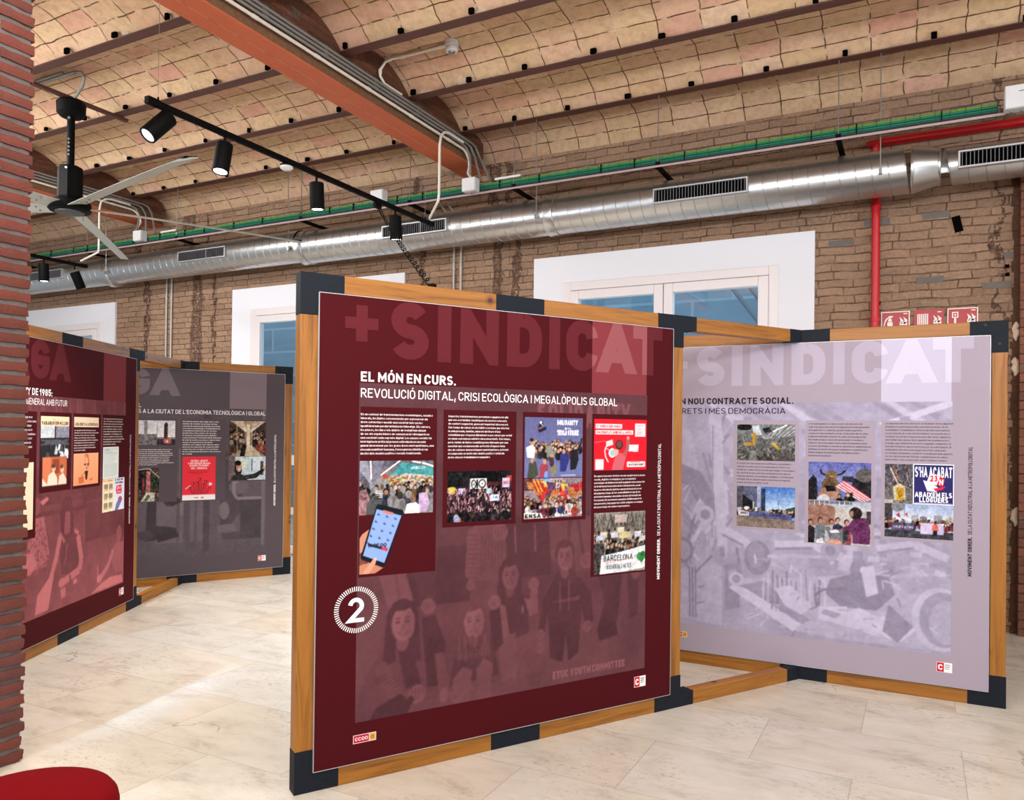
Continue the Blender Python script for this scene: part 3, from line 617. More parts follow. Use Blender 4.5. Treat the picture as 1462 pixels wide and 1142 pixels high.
def sign(x, label, kind):
    e = thing('fire_sign', label, 'sign', (x, WY, 2.475), 0, 'red fire safety signs'); h = .108
    b = MB(); b.box(-h, h, -.012, -.0005, -h, h); b.build('sign_border', M_signw, e)
    b = MB(); m = h-.008 if kind != 'hose' else h+.0005; b.box(-m, m, -.0135, -.0122, -m, m); b.build('sign_field', M_sign, e)
    b = MB(); y = -.0142
    P = lambda pts: b.poly([(px, y, pz) for px, pz in pts])
    for s in (0, 1): P([(.03+.03*s, .0), (.045+.03*s, .0), (.062+.03*s, .03), (.03+.03*s, .062), (.04+.03*s, .03)])
    P([(.03, -.01), (.09, -.01), (.088, .012), (.05, .02)])
    if kind == 'extinguisher':
        P([(-.06, -.08), (-.02, -.08), (-.02, .02), (-.06, .02)]); P([(-.055, .024), (-.025, .024), (-.03, .05), (-.05, .05)]); P([(-.05, .05), (-.02, .06), (-.015, .07), (-.05, .072)]); P([(-.07, .05), (-.05, .065), (-.052, .055), (-.074, .02), (-.084, -.02), (-.09, -.015), (-.08, .03)])
    elif kind == 'hose':
        for k in range(6): P([(-.085+.014*k, -.06), (-.076+.014*k, -.06), (-.076+.014*k, .075), (-.085+.014*k, .075)])
    else:
        P([(-.075, .03), (-.03, .03), (-.03, .038), (-.075, .038)]); P([(-.075, .07), (-.03, .07), (-.03, .078), (-.075, .078)]); P([(-.075, .038), (-.067, .038), (-.067, .07), (-.075, .07)]); P([(-.038, .038), (-.03, .038), (-.03, .07), (-.038, .07)]); P([(-.058, .046), (-.047, .046), (-.047, .062), (-.058, .062)]); P([(-.06, -.07), (-.045, -.07), (-.045, .028), (-.06, .028)])
    P([(.06, .082), (.09, .082), (.09, .09), (.06, .09)])
    b.build('sign_pictogram', M_signw, e)
sign(-.173, 'red sign with a white fire extinguisher, next to the red pipe', 'extinguisher')
sign(.076, 'red sign with a coiled fire hose, between two other signs', 'hose')
sign(.316, 'red sign with a fire call point, rightmost by the panel corner', 'call')
# ------------------------------------------------------------------ stool
e = thing('round_stool', 'red round upholstered stool in the bottom left corner', 'stool', (-2.304, 1.376, 0))
b = MB(); b.lathe([(.215, .03), (.238, .05), (.25, .12), (.25, .40), (.245, .425), (.232, .442), (.21, .450), (.1, .453), (.01, .453)], 56); b.build('seat', M_red, e, smooth=True)
b = MB(); b.lathe([(.20, 0), (.205, .002), (.205, .029)], 40); b.build('base', M_blk, e)
# ------------------------------------------------------------------ stroke lettering
def A(cx, cy, rx, ry, a0, a1, n=7): return [(cx+rx*math.cos(R(a0+(a1-a0)*k/n)), cy+ry*math.sin(R(a0+(a1-a0)*k/n))) for k in range(n+1)]
O_ = A(.5, .68, .5, .32, 0, 180, 10)+A(.5, .32, .5, .32, 180, 360, 10)+[(1, .68)]
G = {
 'A': (.70, [[(0, 0), (.5, 1), (1, 0)], [(.17, .27), (.83, .27)]]),
 'B': (.60, [[(.55, .52), (0, .52)], [(0, 0), (0, 1), (.55, 1)]+A(.55, .76, .38, .24, 90, -90)+A(.58, .26, .42, .26, 90, -90)+[(0, 0)]]),
 'C': (.60, [A(.5, .68, .5, .32, 5, 180, 10)+A(.5, .32, .5, .32, 180, 355, 10)]),
 'D': (.62, [[(0, 0), (0, 1), (.45, 1)]+A(.45, .62, .55, .38, 90, 0)+A(.45, .38, .55, .38, 0, -90)+[(0, 0)]]),
 'E': (.53, [[(1, 1), (0, 1), (0, 0), (1, 0)], [(0, .52), (.85, .52)]]), 'F': (.52, [[(1, 1), (0, 1), (0, 0)], [(0, .5), (.85, .5)]]),
 'G': (.62, [A(.5, .68, .5, .32, 10, 180, 10)+A(.5, .32, .5, .32, 180, 360, 10)+[(1, .47), (.55, .47)]]),
 'H': (.64, [[(0, 0), (0, 1)], [(1, 0), (1, 1)], [(0, .52), (1, .52)]]), 'I': (0, [[(.5, 0), (.5, 1)]]),
 'J': (.48, [[(1, 1), (1, .3)]+A(.5, .3, .5, .3, 0, -170)]), 'K': (.62, [[(0, 0), (0, 1)], [(.95, 1), (.05, .38)], [(.3, .55), (1, 0)]]),
 'L': (.50, [[(0, 1), (0, 0), (1, 0)]]), 'M': (.78, [[(0, 0), (0, 1), (.5, .25), (1, 1), (1, 0)]]), 'N': (.66, [[(0, 0), (0, 1), (1, 0), (1, 1)]]),
 'O': (.62, [O_]), 'P': (.58, [[(0, 0), (0, 1), (.52, 1)]+A(.52, .72, .48, .28, 90, -90)+[(0, .44)]]), 'Q': (.62, [O_, [(.6, .22), (1, -.02)]]),
 'R': (.60, [[(0, 0), (0, 1), (.52, 1)]+A(.52, .73, .46, .27, 90, -90)+[(0, .46)], [(.45, .46), (1, 0)]]),
 'S': (.58, [A(.5, .745, .48, .255, 28, 270, 12)+A(.5, .25, .5, .24, 90, -158, 12)]),
 'T': (.60, [[(0, 1), (1, 1)], [(.5, 0), (.5, 1)]]), 'U': (.62, [[(0, 1), (0, .32)]+A(.5, .32, .5, .32, 180, 360, 10)+[(1, 1)]]),
 'V': (.66, [[(0, 1), (.5, 0), (1, 1)]]), 'W': (.95, [[(0, 1), (.25, 0), (.5, .9), (.75, 0), (1, 1)]]), 'X': (.62, [[(0, 0), (1, 1)], [(0, 1), (1, 0)]]),
 'Y': (.62, [[(0, 1), (.5, .45), (1, 1)], [(.5, .5), (.5, 0)]]), 'Z': (.56, [[(0, 1), (1, 1), (0, 0), (1, 0)]]),
 '0': (.58, [O_]), '1': (.32, [[(0, .75), (.8, 1), (.8, 0)]]), '2': (.58, [A(.5, .70, .48, .30, 172, -28, 10)+[(0, 0), (1, 0)]]),
 '3': (.56, [A(.48, .75, .46, .25, 160, -90, 9)+A(.48, .26, .5, .26, 90, -165, 9)]), '4': (.6, [[(.6, 1), (0, .25), (1, .25)], [(.75, 0), (.75, .5)]]),
 '5': (.57, [[(.95, 1), (.1, 1), (.05, .55)]+A(.48, .32, .5, .32, 120, -165, 10)]), '8': (.58, [A(.5, .75, .44, .25, 270, -90, 14), A(.5, .25, .5, .25, 90, -270, 14)]),
 '9': (.58, [A(.5, .68, .48, .32, 360, 0, 14), [(.97, .62), (.55, 0)]]), '7': (.55, [[(0, 1), (1, 1), (.3, 0)]]), '6': (.58, [A(.5, .32, .48, .32, 360, 0, 14), [(.03, .38), (.45, 1)]]),
 '.': (0, [[(.5, 0), (.5, .02)]]), ',': (.12, [[(.9, .06), (.3, -.16)]]), "'": (0, [[(.5, 1), (.5, .78)]]), ':': (0, [[(.5, 0), (.5, .02)], [(.5, .5), (.5, .52)]]), '+': (.6, [[(0, .5), (1, .5)], [(.5, .17), (.5, .83)]]),
 '-': (.3, [[(0, .4), (1, .4)]]), '\xb7': (0, [[(.5, .4), (.5, .42)]]), '/': (.4, [[(0, 0), (1, 1)]]),
 'a': (.46, [[(1, .72), (1, 0)], A(.5, .36, .5, .36, 20, 340, 9)]), 'b': (.48, [[(0, 1), (0, 0)], A(.5, .36, .5, .36, 160, -160, 9)]), 'c': (.42, [A(.5, .36, .5, .36, 40, 320, 8)]),
 'd': (.48, [[(1, 1), (1, 0)], A(.5, .36, .5, .36, 20, 340, 9)]), 'e': (.46, [[(0, .37), (1, .37)]+A(.5, .36, .5, .36, 0, 310, 9)]), 'f': (.28, [[(.35, 0), (.35, .8)]+A(.8, .8, .45, .2, 180, 80, 3), [(0, .7), (1, .7)]]),
 'g': (.48, [[(1, .72), (1, -.05)]+A(.5, -.05, .5, .2, 0, -150, 5), A(.5, .38, .5, .34, 20, 340, 8)]), 'h': (.46, [[(0, 0), (0, 1)], [(0, .45)]+A(.5, .45, .5, .27, 160, 0, 5)+[(1, 0)]]),
 'i': (0, [[(.5, 0), (.5, .72)], [(.5, .93), (.5, .96)]]), 'j': (.15, [[(1, .72), (1, -.1), (0, -.22)], [(1, .93), (1, .96)]]), 'k': (.44, [[(0, 0), (0, 1)], [(.9, .72), (.05, .3)], [(.35, .45), (1, 0)]]), 'l': (0, [[(.5, 0), (.5, 1)]]),
 'm': (.74, [[(0, 0), (0, .72)], [(0, .5)]+A(.25, .5, .25, .22, 160, 0, 4)+[(.5, 0)], [(.5, .5)]+A(.75, .5, .25, .22, 160, 0, 4)+[(1, 0)]]), 'n': (.46, [[(0, 0), (0, .72)], [(0, .45)]+A(.5, .45, .5, .27, 160, 0, 5)+[(1, 0)]]),
 'o': (.47, [A(.5, .36, .5, .36, 0, 360, 10)]), 'p': (.48, [[(0, .72), (0, -.24)], A(.5, .36, .5, .36, 160, -160, 9)]), 'q': (.48, [[(1, .72), (1, -.24)], A(.5, .36, .5, .36, 20, 340, 9)]),
 'r': (.28, [[(0, 0), (0, .72)], [(0, .42), (.4, .68), (1, .70)]]), 's': (.40, [A(.5, .54, .46, .18, 35, 260, 5)+A(.5, .18, .5, .18, 80, -145, 5)]), 't': (.28, [[(.35, .95), (.35, .2), (.6, .02), (1, .02)], [(0, .70), (1, .70)]]),
 'u': (.46, [[(0, .72), (0, .27)]+A(.5, .27, .5, .27, 180, 340, 5), [(1, .72), (1, 0)]]), 'v': (.46, [[(0, .72), (.5, 0), (1, .72)]]), 'w': (.68, [[(0, .72), (.25, 0), (.5, .68), (.75, 0), (1, .72)]]), 'x': (.44, [[(0, 0), (1, .72)], [(0, .72), (1, 0)]]),
 'y': (.46, [[(0, .72), (.5, .02)], [(1, .72), (.35, -.24)]]), 'z': (.4, [[(0, .72), (1, .72), (0, 0), (1, 0)]])}
ACC = {'\xd3': 'O/', '\xd2': 'O\\', '\xc0': 'A\\', '\xc9': 'E/', '\xc8': 'E\\', '\xcd': 'I/', '\xda': 'U/', '\xf3': 'o/', '\xf2': 'o\\', '\xe0': 'a\\', '\xe9': 'e/', '\xe8': 'e\\', '\xed': 'i/', '\xfa': 'u/', '\xe7': 'c,', '\xef': 'i/', '\xfc': 'u/'}
def stroke_quads(pts, w):
    out = []; n = len(pts)
    P = [Vector((x, y)) for x, y in pts]
    def ext(a, b_):
        d = a-b_
        if d.length < 1e-6: return a
        l = d.length; d = d/l
        if l < .14: return a
        return a+d*(w*.5 if (abs(d.x) < .02 or abs(d.y) < .02) else w)
    P[0], e1 = ext(P[0], P[1]), ext(P[-1], P[-2]); P[-1] = e1
    Ls, Rs = [], []
    for k in range(n):
        d0 = (P[k]-P[k-1]).normalized() if k else None; d1 = (P[k+1]-P[k]).normalized() if k < n-1 else None
        if d0 is None or d0.length == 0: d0 = d1
        if d1 is None or d1.length == 0: d1 = d0
        n0, n1 = Vector((-d0.y, d0.x)), Vector((-d1.y, d1.x)); m = n0+n1
        if m.length < .25: m = n0; s = 1
        else: m.normalize(); s = min(1/max(.2, m.dot(n0)), 3.2)
        Ls.append(P[k]+m*w*.5*s); Rs.append(P[k]-m*w*.5*s)
    for k in range(n-1):
        if (P[k+1]-P[k]).length > 1e-6: out.append([Ls[k], Rs[k], Rs[k+1], Ls[k+1]])
    return out
def clip(poly, ax, v, keep_less):
    out = []; n = len(poly)
    for i in range(n):
        a, b_ = poly[i], poly[(i+1) % n]; ia = (a[ax] <= v) == keep_less or a[ax] == v; ib = (b_[ax] <= v) == keep_less or b_[ax] == v
        if ia: out.append(a)
        if ia != ib: t = (v-a[ax])/(b_[ax]-a[ax]); out.append(Vector((a[0]+(b_[0]-a[0])*t, a[1]+(b_[1]-a[1])*t)))
    return out
def text_polys(s, wt=.15, gap=.14, space=.25, mono=None):
    """polygons in units of cap height, and the total advance"""
    polys = []; x = 0
    for ch in s:
        if ch == ' ': x += space; continue
        acc = None
        if ch in ACC: ch, acc = ACC[ch]
        if ch not in G: ch = ch.upper() if ch.upper() in G else '.'
        gw, st = G[ch]; low = ch.islower(); full = max(gw, wt) if gw else wt
        if gw: gw = gw+wt*.35; full = gw
        for pts in st:
            q = [(x+wt/2+px*(full-wt) if gw else x+wt/2, wt/2+py*(1-wt)) for px, py in pts]
            dot = len(q) == 2 and abs(q[0][1]-q[1][1]) < .06 and q[0][0] == q[1][0]
            if dot: cy = q[0][1]; pl = [[Vector((q[0][0]-wt/2, cy-wt/2)), Vector((q[0][0]+wt/2, cy-wt/2)), Vector((q[0][0]+wt/2, cy+wt/2)), Vector((q[0][0]-wt/2, cy+wt/2))]]
            else: pl = stroke_quads(q, wt)
            ymx = 1.1 if dot else (.74 if (low and ch in 'vwxz' ) else 1.); ymn = -.3 if (low or ch in ',Q') else 0.
            for p in pl:
                p = clip(clip(p, 1, ymx, True), 1, ymn, False)
                if len(p) > 2: polys.append(p)
        if acc:
            cx = x+full/2; t = .84 if low else 1.1
            if acc == ',': q = [(cx, 0), (cx-.05, -.2)]
            elif acc == '/': q = [(cx-.05, t), (cx+.08, t+.17)]
            else: q = [(cx+.05, t), (cx-.08, t+.17)]
            d = Vector((q[1][0]-q[0][0], q[1][1]-q[0][1])).normalized(); nn = Vector((-d.y, d.x))*wt*.42; a, c = Vector(q[0]), Vector(q[1]); polys.append([a+nn, a-nn, c-nn, c+nn])
        x += full+gap
    return polys, max(x-gap, .01)
# ------------------------------------------------------------------ painted print pictures (colour per vertex of a fine grid)
class Cv:
    def __init__(s, nx, ny, c=(128, 128, 128), ss=2):
        s.nx, s.ny, s.ss = nx, ny, ss; s.w, s.h = nx*ss, ny*ss; s.a = np.ones((s.h, s.w, 3))*np.array(c, float)
        s.X, s.Y = np.meshgrid((np.arange(s.w)+.5)/s.w, (np.arange(s.h)+.5)/s.h); s.asp = s.h/s.w
    def put(s, m, c, al=1.): 
        s.a[m] = s.a[m]*(1-al)+np.array(c, float)*al; return s
    def rect(s, x0, y0, x1, y1, c, al=1.): return s.put((s.X >= x0) & (s.X < x1) & (s.Y >= y0) & (s.Y < y1), c, al)
    def ell(s, cx, cy, rx, ry, c, al=1., rot=0):
        dx, dy = s.X-cx, s.Y-cy
        if rot: k, q = math.cos(rot), math.sin(rot); dx, dy = dx*k+dy*q*s.asp, -dx*q/s.asp+dy*k
        return s.put((dx/rx)**2+(dy/ry)**2 <= 1, c, al)
    def poly(s, pts, c, al=1.):
        x0, x1 = min(p[0] for p in pts), max(p[0] for p in pts); y0, y1 = min(p[1] for p in pts), max(p[1] for p in pts)
        i0, i1 = max(0, int(y0*s.h)-1), min(s.h, int(y1*s.h)+2); j0, j1 = max(0, int(x0*s.w)-1), min(s.w, int(x1*s.w)+2)
        if i0 >= i1 or j0 >= j1: return s
        X, Y = s.X[i0:i1, j0:j1], s.Y[i0:i1, j0:j1]; m = np.zeros(X.shape, bool); n = len(pts)
        for k in range(n):
            (xa, ya), (xb, yb) = pts[k], pts[(k+1) % n]
            if ya == yb: continue
            m ^= ((ya > Y) != (yb > Y)) & (X < (xb-xa)*(Y-ya)/(yb-ya)+xa)
        v = s.a[i0:i1, j0:j1]; v[m] = v[m]*(1-al)+np.array(c, float)*al; return s
    def line(s, pts, wd, c, al=1.):
        for (xa, ya), (xb, yb) in zip(pts[:-1], pts[1:]):
            dx, dy = xb-xa, (yb-ya)*s.asp; l = math.hypot(dx, dy) or 1; nx, ny = -dy/l*wd/2, dx/l*wd/2/s.asp
            s.poly([(xa+nx, ya+ny), (xa-nx, ya-ny), (xb-nx, yb-ny), (xb+nx, yb+ny)], c, al)
        return s
    def grad(s, y0, y1, c0, c1, x0=0, x1=1):
        m = (s.Y >= y0) & (s.Y < y1) & (s.X >= x0) & (s.X < x1); t = ((s.Y-y0)/(y1-y0))[m][:, None]; s.a[m] = np.array(c0)*(1-t)+np.array(c1)*t; return s
    def noise(s, amt, cell, seed=0, region=None):
        r = np.random.RandomState(seed); gy, gx = max(2, int(s.h/cell)), max(2, int(s.w/cell)); g = r.rand(gy+1, gx+1)
        fy, fx = np.linspace(0, gy-.001, s.h), np.linspace(0, gx-.001, s.w); iy, ix = fy.astype(int), fx.astype(int); ty, tx = (fy-iy)[:, None], (fx-ix)[None, :]
        v = g[iy][:, ix]*(1-ty)*(1-tx)+g[iy+1][:, ix]*ty*(1-tx)+g[iy][:, ix+1]*(1-ty)*tx+g[iy+1][:, ix+1]*ty*tx
        d = ((v-.5)*2*amt)[:, :, None]
        if region: x0, y0, x1, y1 = region; d = d*((s.X >= x0) & (s.X < x1) & (s.Y >= y0) & (s.Y < y1))[:, :, None]
        s.a = np.clip(s.a+d, 0, 255); return s
    def text(s, t, x, y, cap, wd, c, wt=.17):
        pl, adv = text_polys(t, wt)
        for p in pl: s.poly([(x+q[0]*wd/adv, y-q[1]*cap) for q in p], c)
        return s
    def crowd(s, x0, x1, y0, y1, n, r0, r1, clothes, seed, skin=((196, 150, 124), (170, 122, 98), (214, 172, 148)), hair=((40, 30, 26), (66, 48, 36), (24, 22, 24), (120, 90, 60), (150, 145, 140)), back=.4):
        q = random.Random(seed)
        for k in range(n):
            t = k/max(1, n-1); y = y0+(y1-y0)*t+q.uniform(-.02, .02); r = r0+(r1-r0)*t; x = q.uniform(x0, x1); c = q.choice(clothes); ry = r/s.asp
            s.ell(x, y+ry*3.1, r*1.9, ry*2.3, c); s.ell(x+r*.6, y+ry*3.2, r*.8, ry*1.7, tuple(v*.75 for v in c)); s.ell(x, y, r, ry*1.25, q.choice(hair))
            if q.random() > back: s.ell(x, y+ry*.25, r*.75, ry*.9, q.choice(skin))
        return s
    def down(s):
        return s.a.reshape(s.ny, s.ss, s.nx, s.ss, 3).mean((1, 3))
    def blur(s, k=1):
        for ax in (0, 1): s.a = sum(np.roll(s.a, d, ax) for d in range(-k, k+1))/(2*k+1)
        return s
    def tone(s, lo, hi): t = np.clip(s.a.mean(2, keepdims=True)/255, 0, 1); s.a = np.array(lo)*(1-t)+np.array(hi)*t; return s
YF = -.0124
def picture(name, cv, x0, x1, z0, z1, y, parent, label=None):
    img = cv.down() if isinstance(cv, Cv) else cv; ny, nx = img.shape[:2]
    xs = np.linspace(x0, x1, nx); zs = np.linspace(z1, z0, ny); X, Zz = np.meshgrid(xs, zs)
    v = np.stack([X.ravel(), np.full(X.size, y), Zz.ravel()], 1); i = np.arange((ny-1)*nx).reshape(ny-1, nx)[:, :-1].ravel()
    f = np.stack([i+nx, i+nx+1, i+1, i], 1); me = bpy.data.meshes.new(name)
    me.vertices.add(len(v)); me.vertices.foreach_set('co', v.astype('f').ravel()); me.loops.add(f.size); me.loops.foreach_set('vertex_index', f.astype('i').ravel()); me.polygons.add(len(f)); me.polygons.foreach_set('loop_start', np.arange(0, f.size, 4).astype('i'))
    me.update(calc_edges=True); at = me.color_attributes.new('Col', 'FLOAT_COLOR', 'POINT'); rgba = np.ones((len(v), 4), 'f'); rgba[:, :3] = lin(img.reshape(-1, 3)); at.data.foreach_set('color', rgba.ravel())
    me.materials.append(M_ink); o = bpy.data.objects.new(name, me); COL.objects.link(o); o.parent = parent
    if label: o['label'] = label
    return o
def write(name, parent, lines, rgb, y, label=None, clips=None):
    """lines: (text, x, z_base, cap, width or None, weight, rot90)"""
    b = MB(); kk = 0
    for ln in lines:
        s, x, zb, cap, wd, wt = ln[:6]; rot = len(ln) > 6 and ln[6]; pl, adv = text_polys(s, wt); sx = wd/adv if wd else cap
        for p in pl:
            q = [Vector((x-v[1]*cap, zb+v[0]*sx)) if rot else Vector((x+v[0]*sx, zb+v[1]*cap)) for v in p]
            if clips:
                for ax, v, kl in clips:
                    q = clip(q, ax, v, kl) if len(q) > 2 else q
            if len(q) > 2: kk += 1; b.poly([(u[0], y-2.2e-5*(kk % 9), u[1]) for u in q])
    if not b.f: return None
    o = b.build(name, inkc(rgb), parent)
    if label: o['label'] = label
    return o
def rects(name, parent, rs, rgb, y):
    b = MB()
    for x0, x1, z0, z1 in rs: b.quad((x0, y, z0), (x1, y, z0), (x1, y, z1), (x0, y, z1))
    return b.build(name, inkc(rgb), parent)
def paragraph(parent, txt, x, z_top, z_bot, nlines, width, rgb, wt=.145):
    words_ = txt.split(); per = len(txt)/nlines; lines = []; cur = ''
    for wd in words_:
        if len(cur)+len(wd)/2 > per and cur and len(lines) < nlines-1: lines.append(cur); cur = wd
        else: cur = (cur+' '+wd).strip()
    lines.append(cur); pitch = (z_top-z_bot)/nlines; cap = pitch*.53; adv = max(text_polys(l, wt)[1] for l in lines[:-1] or lines); sx = width/adv
    write('body_text', parent, [(l, x, z_top-pitch*(k+.75), cap, text_polys(l, wt)[1]*sx, wt) for k, l in enumerate(lines)], rgb, YF-.0011)
# ------------------------------------------------------------------ display panels
W, H, BW, BD = 2.17, 2.2, .078, .07
def panel(name, label, loc, rz, banner_rgb, bar=None, group='standing exhibition panels'):
    e = thing('display_panel', label, 'display panel', loc, rz, group)
    for x in (0, W-BW): b = MB(); b.box(x, x+BW, 0, BD, .178, 2.022); b.build('wooden_post', M_wz, e, bevel=.003)
    for z in (0, H-BW):
        for x0, x1 in ((.19, .95), (1.228, 1.985)): b = MB(); b.box(x0, x1, 0, BD, z, z+BW); b.build('wooden_rail', M_wx, e, bevel=.003)
        b = MB(); b.box(.95, 1.228, -.001, BD+.001, z-(0 if z == 0 else .001), z+BW+.001); b.build('joint_connector', M_black, e, bevel=.002)
    p = .001
    def screws(o, pts):
        for x, z in pts: b = MB(); b.lathe([(.008, .0015), (.008, 0)], 10, Matrix.Translation((x, -.001, z)) @ Matrix.Rotation(R(90), 4, 'X')); b.build('connector_screw', M_screw, o)
    for z, s in ((0, 1), (H, -1)):
        b = MB()
        prof = [(-p, z if s > 0 else z+p), (.19, z if s > 0 else z+p), (.19, z+s*BW), (BW+p, z+s*BW), (BW+p, z+s*.178), (-p, z+s*.178)]
        n = len(prof); b.v = [(x, -p, q) for x, q in prof]+[(x, BD+p, q) for x, q in prof]
        b.f = [(5, 4, 3, 0), (3, 2, 1, 0), (6, 9, 10, 11), (6, 7, 8, 9)]+[(k, (k+1) % n, n+(k+1) % n, n+k) for k in range(n)]; b.mi = [0]*len(b.f)
        o = b.build('corner_connector', M_black, e, bevel=.002); screws(o, [(.035, z+s*.13), (.14, z+s*.035)])
        xr = 2.27 if bar else W+p
        if bar: prof = [(1.985, z if s > 0 else z+p), (xr, z if s > 0 else z+p), (xr, z+s*BW), (W+p, z+s*BW), (W+p, z+s*.178), (W-BW-p, z+s*.178), (W-BW-p, z+s*BW), (1.985, z+s*BW)]; fs = [(0, 1, 2, 3), (0, 3, 6, 7), (3, 4, 5, 6)]
        else: prof = [(1.985, z if s > 0 else z+p), (xr, z if s > 0 else z+p), (xr, z+s*.178), (W-BW-p, z+s*.178), (W-BW-p, z+s*BW), (1.985, z+s*BW)]; fs = [(0, 1, 4, 5), (1, 2, 3, 4)]
        n = len(prof); b = MB(); b.v = [(x, -p, q) for x, q in prof]+[(x, BD+p, q) for x, q in prof]
        b.f = fs+[tuple(n+k for k in reversed(q)) for q in fs]+[(k, (k+1) % n, n+(k+1) % n, n+k) for k in range(n)]; b.mi = [0]*len(b.f)
        o = b.build('corner_connector', M_black, e, bevel=.002); screws(o, [(W-.04, z+s*.13), (2.06, z+s*.02)]+([(2.24, z+s*.035)] if bar else []))
    if bar:
        f0, f1 = bar     # x where the front and the back edge meet the neighbour
        for z in (0, H-BW):
            b = MB(); b.prism([(2.272, .001), (f0-.105, .001), (f0-.105, BD-.001), (2.272, BD-.001)], z, z+BW-.001); b.build('connecting_rail', M_wx, e, bevel=.003)
            b = MB(); b.prism([(f0-.105, 0), (f0-.003, 0), (f1-.003, BD), (f0-.105, BD)], z, z+BW); b.build('joint_connector', M_black, e, bevel=.002)
    bx0, bx1, bz0, bz1 = .078, 2.084, .087, 2.117
    b = MB(); b.box(bx0, bx1, -.012, -.0015, bz0, bz1); ban = b.build('banner', inkc(banner_rgb), e); ban['label'] = label_banner[name]
    b = MB(); t = .003
    for x0, x1, z0, z1 in ((bx0-t, bx0-.0002, bz0-t, bz1+t), (bx1+.0002, bx1+t, bz0-t, bz1+t), (bx0, bx1, bz0-t, bz0-.0002), (bx0, bx1, bz1+.0002, bz1+t)): b.box(x0, x1, -.013, -.001, z0, z1)
    b.build('banner_edge', M_alu, ban)
    return e, ban
def fit(s, tail, xa, xb, zb, cap, wt):   # a line whose last words span xa..xb
    k = (xb-xa)/text_polys(tail, wt)[1] if len(tail) > 1 else cap; wd = text_polys(s, wt)[1]*k; return (s, xb-wd, zb, cap, wd, wt)
label_banner = {'A1': 'burgundy banner about digital revolution and climate crisis', 'A2': 'pale lilac grey banner about a new social contract', 'B1': 'burgundy banner about the general strike', 'B2': 'dark grey banner about the city of technological economy'}
def layout(ban, kind, title, c, boxes, h1, h2, side='MOVIMENT OBRER.', vert=1.):
    """title big letters; c: colours dict"""
    S0, S1 = 1.521, 1.892
    cl0 = [(1, 2.1165, True), (0, S0, True)]; cl1 = [(1, 2.1165, True), (0, S0, False), (0, S1, True)]; cl2 = [(1, 2.1165, True), (0, S1, False)]
    rects('highlight_strip', ban, [(S0, S1, 1.63, 2.1168)], c['strip'], YF-.0002)
    big = [(ch, x0, zb, cap, x1-x0, wt) for ch, x0, x1, zb, cap, wt in title]
    write('title_lettering', ban, big, c['big'], YF-.0006, clips=cl0+[(0, .08, False)]); write('title_lettering', ban, big, c['bigs'], YF-.0006, clips=cl1); write('title_lettering', ban, big, c['big'], YF-.0006, clips=cl2)
    rects('column_background', ban, boxes, c['box'], YF-.0007)
    for s, x, zb, cap, wd, wt in (h1, h2): write('headline_text', ban, [(s, x, zb, cap, wd, wt)], c['text'], YF-.0012)
    write('side_text', ban, [(side, 2.0, .735, .021, .225, .2, True)], c['text'], YF-.0008); write('side_text', ban, [('DE LA CIUTAT INDUSTRIAL A LA METR\xd2POLI DIGITAL', 2.0, .975, .021, .505, .13, True)], c['text'], YF-.0008)
    # emblem bottom right
    rects('logo_print', ban, [(1.826, 1.906, .165, .222)], (240, 236, 236), YF-.0006)
    rects('logo_print', ban, [(1.828, 1.864, .167, .220)], (200, 30, 52), YF-.0009)
    write('logo_print', ban, [('C', 1.834, .177, .033, .024, .22)], (245, 235, 235), YF-.0012); write('logo_print', ban, [('CONSELL', 1.869, .206, .006, .028, .2), ('NACIONAL', 1.869, .195, .006, .026, .2), ('CCOO', 1.869, .184, .006, .02, .2)], (60, 50, 54), YF-.0012)
    # union logo bottom left
    rects('logo_print', ban, [(.250, .356, .171, .208)], (228, 196, 200) if kind != 'A2' else (226, 214, 130), YF-.0006); rects('logo_print', ban, [(.253, .322, .174, .205)], (176, 34, 58), YF-.0009)
    write('logo_print', ban, [('CCOO', .259, .182, .015, .058, .17)], (240, 226, 226), YF-.0012); rects('logo_print', ban, [(.325, .353, .174, .205)], (206, 168, 84), YF-.0009); write('logo_print', ban, [('O', .331, .181, .017, .016, .28)], (170, 110, 50), YF-.0012)
BGX = (.258, 1.898, .262, 1.742)
BURG = dict(strip=(124, 52, 58), big=(92, 32, 39), bigs=(142, 80, 84), box=(69, 12, 19), text=(238, 236, 240))
BURGB = (69, 12, 19)
def head(cv, x, y, r, g, hair=40, long=False, face=1):
    ry = r/cv.asp
    if long:
        for sg in (-1, 1): cv.poly([(x+sg*r*.3, y-ry*1.2), (x+sg*r*1.0, y-ry*.6), (x+sg*r*1.15, y+ry*1.0), (x+sg*r*1.25, y+ry*2.6), (x+sg*r*.45, y+ry*2.4)], (hair,)*3)
    cv.ell(x, y+ry*1.25, r*.42, ry*.6, (g*.72,)*3); cv.ell(x, y-ry*.22, r*.98, ry*1.12, (hair,)*3); cv.ell(x+r*.05*face, y+ry*.16, r*.76, ry*1.06, (g,)*3); cv.ell(x+r*.42, y+ry*.3, r*.38, ry*.8, (g*.86,)*3); cv.ell(x-r*.1, y-ry*.95, r*.62, ry*.34, (hair,)*3)
    for s in (-1, 1): cv.ell(x+s*r*.32, y+ry*.05, r*.15, ry*.09, (g*.45,)*3); cv.line([(x+s*r*.15, y-ry*.17), (x+s*r*.5, y-ry*.2)], r*.1, (g*.55,)*3)
    cv.ell(x+r*.04, y+ry*.38, r*.1, ry*.16, (g*.78,)*3); cv.ell(x, y+ry*.7, r*.3, ry*.12, (g*.6,)*3); cv.ell(x, y+ry*.68, r*.22, ry*.05, (min(255, g*1.25),)*3)
